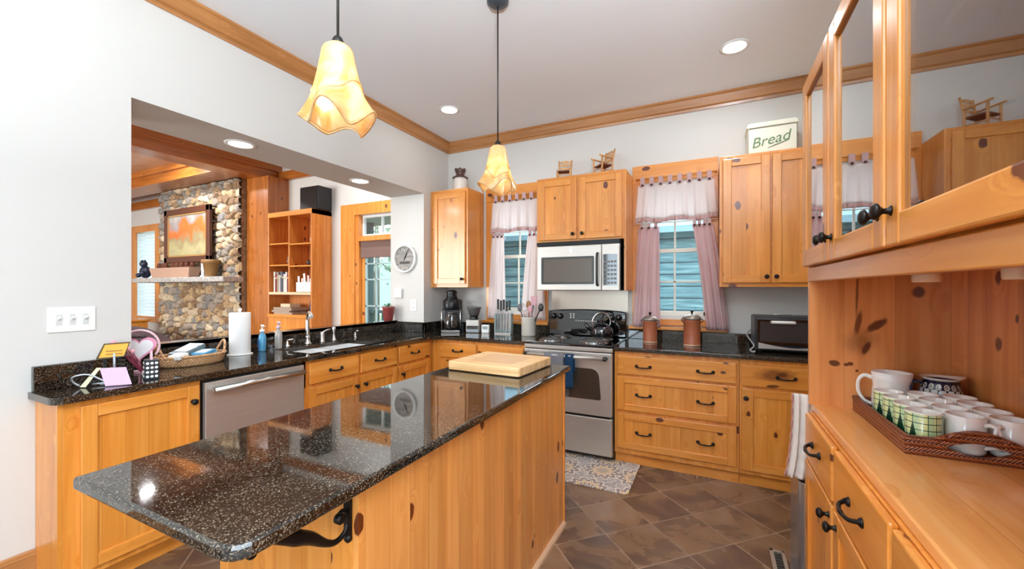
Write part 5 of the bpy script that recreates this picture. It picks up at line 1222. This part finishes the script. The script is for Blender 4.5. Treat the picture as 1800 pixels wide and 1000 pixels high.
fp = thing('stone_fireplace', 'tall stacked-stone fireplace chimney in the living room beyond the pass-through', 'fireplace', (-7.63, 4.0, 0))
stones().build('stone_face', RK, fp)
MB().box(-8.785, -6.48, 3.83, LB_Y-.002, 0, 3.06).build('chimney_core', RK[3], fp)
MB().box(-9.20, -6.475, 3.56, 3.86, 1.475, 1.555).build('mantel', rock('mantel_stone', (150, 146, 142), (186, 182, 176)), fp, bevel=.012)
MB().box(-8.7, -6.6, 3.35, 3.80, 0, .35).build('hearth', RK[2], fp, bevel=.015)
# picture over the mantel
pc = thing('framed_painting', 'dark-framed autumn landscape painting leaning above the stone mantel', 'painting', (-7.76, 3.73, 1.80))
m = MB(); px0, px1, pz0, pz1, t_ = -8.43, -7.08, 1.80, 2.70, .10
for a, b, c, d in ((px0, px1, pz0, pz0+t_), (px0, px1, pz1-t_, pz1), (px0, px0+t_, pz0, pz1), (px1-t_, px1, pz0, pz1)): m.box(a, b, 3.69, 3.74, c, d)
m.build('frame', plain('frame_dark', (86, 46, 30), .4), pc, bevel=.01)
m = MB(); g_ = .024
for a, b, c, d in ((px0+t_, px1-t_, pz0+t_, pz0+t_+g_), (px0+t_, px1-t_, pz1-t_-g_, pz1-t_), (px0+t_, px0+t_+g_, pz0+t_, pz1-t_), (px1-t_-g_, px1-t_, pz0+t_, pz1-t_)): m.box(a, b, 3.70, 3.735, c, d)
m.build('gold_liner', plain('gold_liner', (190, 150, 90), .35, metal=.4), pc)
def paint():
    m, n, l, p = newmat('landscape_paint'); g = n.new('ShaderNodeNewGeometry'); sp = n.new('ShaderNodeSeparateXYZ'); l.new(g.outputs['Position'], sp.inputs[0])
    no = n.new('ShaderNodeTexNoise'); no.inputs['Scale'].default_value = 4; no.inputs['Detail'].default_value = 5; l.new(g.outputs['Position'], no.inputs['Vector'])
    h = mathn(n, l, 'MULTIPLY_ADD', no.outputs['Fac'], .7, mathn(n, l, 'MULTIPLY', mathn(n, l, 'SUBTRACT', sp.outputs[2], 1.98), 1.0))
    c = ramp(n, l, h, [(.2, lin(150, 142, 112)), (.42, lin(176, 166, 120)), (.55, lin(150, 134, 96)), (.66, lin(196, 104, 44)), (.76, lin(204, 112, 50)), (.86, lin(150, 140, 138)), (1, lin(186, 178, 168))])
    l.new(c, p.inputs['Base Color']); p.inputs['Roughness'].default_value = .6; return m
MB().box(px0+.09, px1-.09, 3.712, 3.73, pz0+.09, pz1-.09).build('canvas', paint(), pc)
# mantel items
fg = local('bear_figurine', 'dark blue-black figurine at the left end of the mantel', 'figurine')
BK = plain('figurine_blue', (34, 42, 62), .4)
MB().ball((0, 0, .11), .085, 14, sz=1.3).ball((.01, -.03, .25), .058, 12).ball((-.04, -.03, .30), .022, 8).ball((.05, -.03, .30), .022, 8).ball((.06, -.07, .09), .04, 10).ball((-.05, -.08, .05), .04, 10).build('body', BK, fg)
place(fg, (-9.02, 3.68, 1.5555))
pl = local('planter_box', 'long pale wooden planter box filled with pine cones on the mantel', 'planter')
m = MB(); m.hexa([(-.56, -.07, 0), (.56, -.07, 0), (-.56, .07, 0), (.56, .07, 0), (-.62, -.09, .16), (.62, -.09, .16), (-.62, .09, .16), (.62, .09, .16)]); m.build('box', plain('planter_wood', (186, 150, 128), .7, bump=.3), pl, bevel=.004)
place(pl, (-8.02, 3.66, 1.5555))
random.seed(5)
pcn = None
for k in range(11):
    if pcn is None:
        pcn = local('pine_cone', 'brown pine cone heaped in the mantel planter', 'pine cone', 'pine cones in the mantel planter')
        m = MB()
        for j in range(6): m.lathe([(.015, -.004), (.052-.006*j, .006), (.03, .012)], (0, 0, .012+j*.013), n=9)
        m.ball((0, 0, .06), .03, 8); m.build('cone', plain('cone_brown', (104, 58, 38), .8), pcn); c = pcn
    else: c = copy_tree(pcn)
    place(c, (-8.52+.10*k, 3.66+random.uniform(-.03, .03), 1.5555+.158), random.uniform(0, 6))
cn = local('candle', 'slim white candle between the planter and the brown pot on the mantel', 'candle')
MB().lathe([(.035, 0), (.035, .02), (.018, .025), (.018, .27), (.005, .275)], n=14).build('stick', PAPERM, cn); MB().tube([(0, 0, .27), (0, 0, .29)], .002, 5).build('wick', BLACKM, cn); place(cn, (-7.2, 3.66, 1.5555))
ptt = tag(MB().lathe([(.07, 0), (.075, .01), (.105, .20), (.125, .205), (.125, .26), (.11, .262), (.10, .2), (1e-4, .19)], (-6.97, 3.66, 1.5555), n=24).build('flower_pot', plain('pot_tan', (146, 108, 62), .6)), 'tan terracotta pot at the right end of the mantel', 'pot')
# sofa back
LEA = plain('leather_purple_brown', (74, 58, 64), .45)
so = thing('sofa', 'dark purple-brown leather sofa whose back shows just above the granite ledge', 'sofa', (-7.8, 3.0, 0))
pr_ = [(-8.85, .25), (-6.75, .25), (-6.75, .54), (-7.0, .62), (-7.4, .72), (-7.8, .78), (-8.3, .79), (-8.6, .74), (-8.85, .62)]
MB().prism(pr_, 'y', 2.95, 3.2).build('back', LEA, so, bevel=.03)
MB().box(-8.85, -6.75, 2.35, 2.95, .12, .45).build('seat', LEA, so, bevel=.04)
for x in (-8.85, -6.97): MB().box(x, x+.22, 2.35, 2.95, .12, .60).build('arm', LEA, so, bevel=.05)
for x in (-8.8, -6.85):
    for y in (2.42, 3.12): MB().box(x, x+.06, y, y+.05, 0, .125).build('leg', BLACKM, so)
for x in (-8.8, -6.85): MB().box(x, x+.06, 2.97, 3.17, .12, .26).build('leg', BLACKM, so)
# window with blind
wl = thing('window_3', '', '', (-10.35, LB_Y, .82)); del wl['label']; del wl['category']; struct(wl)
m = MB()
for a, b, c, d in ((-10.90, -10.74, .7, 2.66), (-9.96, -9.80, .7, 2.66), (-10.74, -9.96, 2.52, 2.66), (-10.74, -9.96, .70, .82)): m.box(a, b, LB_Y-.03, LB_Y, c, d)
m.build('casing', PC['z'], wl, bevel=.004)
MB().box(-10.74, -9.96, LB_Y+.06, LB_Y+.07, .82, 2.52).build('pane', PANE, wl)
m = MB()
for k in range(24): m.box(-10.73, -9.97, LB_Y+.012, LB_Y+.02, .83+k*.07, .83+k*.07+.066)
m.build('blind', fabric('blind_white', (232, 240, 242), .5), wl)
# side table / cabinet bit and chair-lamp
st = thing('side_table', 'small orange pine side table under the living room window, left of the chimney', 'side table', (-9.5, 3.6, 0))
MB().box(-9.75, -9.25, 3.35, 3.85, .78, .82).build('top', PC['x'], st, bevel=.006)
MB().box(-9.72, -9.28, 3.38, 3.82, .62, .78).build('apron', PC['x'], st)
for x in (-9.72, -9.33):
    for y in (3.38, 3.77): MB().box(x, x+.05, y, y+.05, 0, .62).build('leg', PC['z'], st)
dk = thing('armchair', 'dark tall-backed chair with a white cushion at the left edge of the pass-through', 'chair', (-9.3, 2.9, 0))
MB().box(-9.42, -9.28, 2.65, 3.25, .4, 1.28).build('backrest', plain('chair_dark', (58, 34, 28), .5), dk, bevel=.03)
MB().box(-9.28, -8.95, 2.65, 3.25, .30, .44).build('seat', plain('chair_dark', (58, 34, 28), .5), dk, bevel=.02)
MB().box(-9.275, -9.18, 2.7, 3.15, .45, .95).build('cushion', PAPERM, dk, bevel=.04)
for x in (-9.40, -9.02):
    for y in (2.68, 3.17): MB().box(x, x+.05, y, y+.05, 0, .42).build('leg', BLACKM, dk)
# bookcase
bc = thing('bookcase', 'open pine bookcase with two columns of shelves beside the wooden column', 'bookcase', (-5.48, 4.07, 0))
BX0, BX1, BYF = -5.955, -5.005, 3.90
for x in (BX0, BX1-.022): MB().box(x, x+.022, BYF, LB_Y-.003, 0, 2.49).build('side', SHELF, bc, bevel=.002)
MB().box(BX0-.0, BX1+.0, BYF-.004, LB_Y-.003, 2.42, 2.49).build('top', PC['x'], bc, bevel=.003)
MB().box(BX0+.022, BX1-.022, LB_Y-.02, LB_Y-.003, 0, 2.42).build('back', pine('bookcase_back', 'z', .12, 'x', cols=LC), bc)
MB().box(-5.50, -5.478, BYF+.002, LB_Y-.02, 1.31, 2.42).build('divider', SHELF, bc, bevel=.002)
MB().box(BX0+.022, BX1-.022, BYF-.002, LB_Y-.02, 1.285, 1.322).build('shelf', plain('shelf_edge_pale', (232, 196, 160), .4), bc, bevel=.002)
MB().box(BX0+.022, BX1-.022, BYF-.03, LB_Y-.02, .96, 1.0).build('desk_shelf', PC['x'], bc)
MB().box(BX0+.022, BX1-.022, BYF, LB_Y-.02, 0, .96).build('lower_cupboard', PC['z'], bc)
for z in (1.705, 2.02):
    MB().box(BX0+.022, -5.50, BYF+.01, LB_Y-.02, z, z+.018).build('shelf', PC['x'], bc); MB().box(-5.478, BX1-.022, BYF+.01, LB_Y-.02, z-.02, z-.002).build('shelf', PC['x'], bc)
random.seed(9)
BKC = [(226, 222, 214), (70, 74, 80), (180, 176, 168), (120, 50, 44), (206, 204, 198), (90, 96, 110), (150, 140, 126)]
def book(x, z, w_, h_, d_, col, label, grp):
    b = local('book', label, 'book', grp)
    MB().box(0, w_, 0, d_, 0, h_).build('cover', plain('book_%d_%d_%d' % col, col, .6), b, bevel=.002)
    MB().box(.003, w_-.003, -.0006, .0, h_*.72, h_*.8).build('spine_band', plain('book_band', (196, 180, 140), .5), b)
    MB().box(.003, w_-.003, .004, d_-.002, h_, h_+.0012).build('pages', PAPERM, b)
    return place(b, (x, BYF+.05, z))
x = -5.90
nm = ['white spined', 'dark grey', 'light grey', 'dark red', 'cream', 'slate', 'taupe', 'off-white', 'charcoal']
for k in range(9):
    w_ = (.03, .042, .03, .036, .034, .028, .04, .03, .034)[k]; h_ = (.30, .27, .29, .25, .30, .28, .26, .29, .27)[k]
    book(x, 1.3225, w_, h_, .2, BKC[(k*3+0) % 7] if k else BKC[0], '%s book, number %s from the left on the lower left bookcase shelf' % (nm[k], ('one', 'two', 'three', 'four', 'five', 'six', 'seven', 'eight', 'nine')[k]), 'books on the lower left bookcase shelf')
    x += w_+.004
# right compartment letters / papers
ho = local('letter_rack', 'white letter rack with papers standing in the lower right bookcase compartment', 'letter rack')
MB().box(-.17, .17, 0, .006, 0, .14).box(-.17, .17, .10, .106, 0, .16).box(-.17, .17, 0, .106, 0, .006).box(-.17, -.164, 0, .1, 0, .14).box(.164, .17, 0, .1, 0, .14).build('rack', WHITEP, ho)
place(ho, (-5.23, BYF+.05, 1.3225))
for k in range(7):
    e = local('letter', ('leftmost paper', 'second paper', 'third paper', 'middle paper', 'fifth paper', 'sixth paper', 'rightmost paper')[k]+' sticking out of the white letter rack', 'paper', 'papers in the letter rack')
    MB().box(-.02, .02, 0, .004, 0, random.uniform(.18, .27)).build('sheet', plain('sheet_%d' % (k % 3), ((236, 232, 226), (222, 190, 180), (205, 210, 214))[k % 3], .8), e)
    MB().box(-.012, .012, -.0006, 0, .10, .13).build('print', plain('print_grey', (140, 130, 130), .8), e)
    place(e, (-5.37+.045*k, BYF+.075+.008*(k % 3), 1.33)); e.rotation_euler = (0, random.uniform(-.12, .12), 0)
def deco(name, label, cat, x, z, parts, mat):
    d_ = local(name, label, cat); m = MB()
    for c, r, s_ in parts: m.ball(c, r, 12, sz=s_)
    m.build('body', mat, d_); return place(d_, (x, BYF+.15, z))
deco('figurine', 'dark brown figurine on the upper left bookcase shelf', 'figurine', -5.60, 2.0385, [((0, 0, .06), .045, 1.3), ((0, 0, .15), .035, 1.6)], plain('deco_brown', (84, 44, 30), .4))
deco('figurine', 'small grey bird-like ornament on the middle left bookcase shelf', 'figurine', -5.64, 1.7235, [((0, 0, .05), .06, .8), ((-.04, 0, .10), .03, 1)], plain('deco_grey', (120, 104, 92), .5))
deco('figurine', 'white and brown upright ornament on the upper right bookcase shelf', 'figurine', -5.17, 2.0185, [((0, 0, .06), .04, 1.4), ((.01, 0, .15), .025, 1.8)], plain('deco_white', (196, 176, 156), .5))
deco('figurine', 'dark scrolled ornament on the middle right bookcase shelf', 'figurine', -5.20, 1.7035, [((-.05, 0, .04), .04, 1), ((.03, 0, .05), .05, 1), ((.08, 0, .03), .03, 1)], plain('deco_dark', (60, 36, 30), .4))
sp_ = thing('speaker', 'black box loudspeaker on top of the bookcase', 'speaker', (-5.14, 4.07, 2.4905))
MB().box(-5.34, -4.96+.0, 3.97, 4.20, 2.491, 2.82).build('cabinet', plain('speaker_black', (16, 15, 17), .6), sp_, bevel=.006); MB().box(-5.325, -4.975, 3.962, 3.97, 2.50, 2.81).build('grille', BLACKP, sp_)
tb = thing('paper_stack', 'pile of papers and folders on the bookcase desk shelf behind the faucet', 'papers', (-5.6, 4.05, 1.0))
m = MB(); random.seed(2)
for k in range(7):
    dx = random.uniform(-.03, .03); m.box(-5.86+dx, -5.46+dx, 3.91, 4.18, 1.001+k*.014, 1.001+k*.014+.011)
m.build('sheets', plain('stack_grey', (176, 158, 140), .8), tb); MB().box(-5.74, -5.53, 3.95, 4.12, 1.10, 1.15).build('top_box', plain('box_cream', (210, 190, 160), .7), tb, bevel=.003)
vz = local('vase', 'dark blue slim upright vase at the right end of the bookcase desk shelf', 'vase')
MB().lathe([(.035, 0), (.045, .01), (.05, .12), (.035, .22), (.028, .30), (.034, .32)], n=20).build('body', plain('vase_blue', (46, 72, 112), .25, coat=.5), vz); place(vz, (-5.10, 4.0, 1.001))
# exterior door with transom
dr = thing('door_1', '', '', (-4.05, LB_Y, 0)); del dr['label']; del dr['category']; struct(dr)
m = MB(); m.box(-4.80, -4.53, LB_Y-.028, LB_Y, 0, 2.56); m.box(-3.58, -3.40, LB_Y-.028, LB_Y, 0, 2.56); m.box(-4.53, -3.58, LB_Y-.028, LB_Y, 2.40, 2.56)
m.box(-4.53, -4.46, LB_Y-.01, LB_Y+.12, 0, 2.40); m.box(-3.63, -3.58, LB_Y-.01, LB_Y+.12, 0, 2.40); m.box(-4.46, -3.63, LB_Y-.035, LB_Y+.12, 2.03, 2.10)
m.build('casing', PC['z'], dr, bevel=.004)
WW = plain('window_white', (225, 228, 226), .5)
m = MB()
for a, b, c, d in ((-4.46, -4.42, 2.10, 2.40), (-3.67, -3.63, 2.10, 2.40), (-4.42, -3.67, 2.10, 2.135), (-4.42, -3.67, 2.365, 2.40), (-4.10, -4.085, 2.135, 2.365)): m.box(a, b, LB_Y+.05, LB_Y+.09, c, d)
t_ = m.build('transom', WW, dr); MB().box(-4.42, -3.67, LB_Y+.068, LB_Y+.072, 2.135, 2.365).build('pane', PANE, t_)
m = MB()
for a, b, c, d in ((-4.46, -4.40, .05, 2.03), (-3.69, -3.63, .05, 2.03), (-4.40, -3.69, .05, .5), (-4.40, -3.69, 1.95, 2.03)): m.box(a, b, LB_Y+.04, LB_Y+.085, c, d)
df = m.build('door_frame', PC['z'], dr, bevel=.003)
m = MB()
for x in (-4.20, -3.92): m.box(x-.009, x+.009, LB_Y+.05, LB_Y+.075, .5, 1.95)
for z in (.83, 1.13, 1.50, 1.72): m.box(-4.40, -3.69, LB_Y+.05, LB_Y+.075, z-.009, z+.009)
m.box(-4.40, -4.375, LB_Y+.05, LB_Y+.075, .5, 1.95)
m.build('muntins', plain('muntin_grey', (170, 196, 196), .5), df); MB().box(-4.40, -3.69, LB_Y+.06, LB_Y+.064, .5, 1.95).build('pane', PANE, df)
bl = thing('roman_shade', 'grey roman shade gathered at the top of the glass door', 'window shade', (-4.05, LB_Y, 1.78))
for k in range(3): MB().box(-4.45, -3.64, LB_Y-.012-.012*k*0+.02, LB_Y+.035, 1.80+.075*k-.0, 1.80+.075*k+.085).build('fold', fabric('shade_taupe', (136, 112, 104), .1), bl, bevel=.008)
# living room lights in its ceiling; the last two added out of view
can('recessed light in the living room ceiling before the chimney', -7.1, 2.93, LZ, 38)
can('added unseen light in the living room ceiling near the bookcase', -3.95, 3.6, LZ, 16)  # added fill, placed where the soffit hides it
can('added unseen light in the living room ceiling, middle of the room', -5.2, .6, LZ, 34)  # hidden fill added for the living room
# ------------------------------------------------------------------ outside
GR = plain('lawn', (96, 112, 74), .95)
gg = MB().box(-16, 9, 4.62, 24, -.2, -.02).build('ground', GR); struct(gg)
def siding():
    m, n, l, p = newmat('weathered_log_siding'); g = n.new('ShaderNodeNewGeometry'); sp = n.new('ShaderNodeSeparateXYZ'); l.new(g.outputs['Position'], sp.inputs[0])
    fr = mathn(n, l, 'FRACT', mathn(n, l, 'DIVIDE', sp.outputs[2], .2)); no = n.new('ShaderNodeTexNoise'); mp = n.new('ShaderNodeMapping'); mp.inputs['Scale'].default_value = (1.5, 1, 16); l.new(g.outputs['Position'], mp.inputs[0]); l.new(mp.outputs[0], no.inputs['Vector']); no.inputs['Scale'].default_value = 1.6; no.inputs['Detail'].default_value = 6
    c = ramp(n, l, no.outputs['Fac'], [(.3, lin(70, 104, 112)), (.55, lin(100, 138, 144)), (.75, lin(140, 170, 172))])
    c = mixc(n, l, mathn(n, l, 'LESS_THAN', fr, .12), c, lin(38, 62, 70)); l.new(c, p.inputs['Base Color']); p.inputs['Roughness'].default_value = .8; return m
nb = thing('outbuilding', 'blue-grey sided building seen through the kitchen windows', 'building', (-1.2, 8.5, -.02))
MB().box(-4.2, 3.2, 7.4, 11, -.02, 2.35).build('wall', siding(), nb)
MB().prism([(7.05, 2.28), (9.2, 3.3), (11.3, 2.28), (11.3, 2.38), (9.2, 3.42), (7.05, 2.38)], 'x', -4.5, 3.5).build('roof', plain('roof_shingle', (120, 150, 160), .8, bump=.4), nb)
po = thing('porch', 'grey-green porch posts and railing outside the glass door', 'porch', (-4.4, 6, -.02))
PG = plain('porch_grey', (86, 108, 106), .7)
MB().box(-7.2, -3.0, 4.64, 6.6, -.02, .0).build('deck', PG, po)
for x in (-6.6, -5.35, -4.15): MB().box(x, x+.14, 6.4, 6.54, 0, 2.75).build('post', PG, po, bevel=.006)
MB().box(-7.2, -3.0, 6.42, 6.5, .86, .93).box(-7.2, -3.0, 6.42, 6.5, .12, .18).build('rail', PG, po)
m = MB()
for k in range(30): m.box(-7.1+k*.135, -7.07+k*.135, 6.44, 6.48, .18, .86)
m.build('baluster', PG, po)['kind'] = 'stuff'
MB().box(-7.2, -3.0, 4.45, 6.8, 2.75, 2.85).build('porch_roof', plain('porch_roof_grey', (140, 150, 150), .8), po)
def tree(x, y, h, seed, label):
    rnd = random.Random(seed); t = thing('tree', label, 'tree', (x, y, -.02), 0, 'trees beyond the porch'); m = MB()
    m.tube([(x, y, -.02), (x+.05, y, h*.5), (x-.05, y, h)], [.14, .10, .03], 8)
    tips = []
    for k in range(26):
        z = h*rnd.uniform(.25, .95); a = rnd.uniform(0, 2*PI); L = rnd.uniform(.6, 1.6); e = (x+L*math.cos(a), y+L*math.sin(a), z+L*.6)
        m.tube([(x, y, z), ((x+e[0])/2, (y+e[1])/2, z+L*.4), e], [.035, .02, .008], 5); tips.append(e)
    m.build('trunk_and_branches', plain('bark_grey', (120, 112, 102), .9), t)
    m = MB()
    for e in tips:
        for k in range(40):
            c = Vector(e)+Vector((rnd.gauss(0, .35), rnd.gauss(0, .35), rnd.gauss(0, .3))); d1 = Vector((rnd.uniform(-1, 1), rnd.uniform(-1, 1), rnd.uniform(-1, 1)))*.07; d2 = Vector((rnd.uniform(-1, 1), rnd.uniform(-1, 1), rnd.uniform(-1, 1)))*.07
            m.add([c-d1, c+d2, c+d1, c-d2], [(0, 1, 2, 3)])
    m.build('foliage', plain('foliage_sage', (128, 150, 128), .8), t)
tree(-9.5, 11, 5.5, 1, 'tree beyond the porch seen through the left panes of the glass door')
tree(-6.0, 16.5, 6, 2, 'tree beyond the porch seen through the right panes of the glass door')
tree(-13.2, 13.5, 6.5, 3, 'taller tree farther left beyond the porch')
tree(-9.0, 16.8, 7, 4, 'tree standing before the hills behind the porch')
m = MB()
def hill(u, v):
    x = -45+70*u; return (x, 23+7*v, -.1+(3.4+1.2*math.sin(x*.21)+.5*math.sin(x*.7+1))*math.sin(v*PI*.5))
m.grid(hill, 80, 8); h_ = m.build('hills', plain('hill_sage', (112, 134, 122), .95)); struct(h_)
sd = thing('cabin', 'pale grey cabin beyond the porch railing', 'building', (-13, 20, -.05))
MB().box(-17.5, -11.0, 19.6, 22.5, -.05, 2.6).build('wall', plain('cabin_grey', (150, 168, 166), .8), sd)
MB().prism([(19.3, 2.55), (21, 3.6), (22.8, 2.55)], 'x', -17.8, -10.7).build('roof', plain('cabin_roof', (104, 116, 116), .8), sd)
bpy.context.view_layer.update()
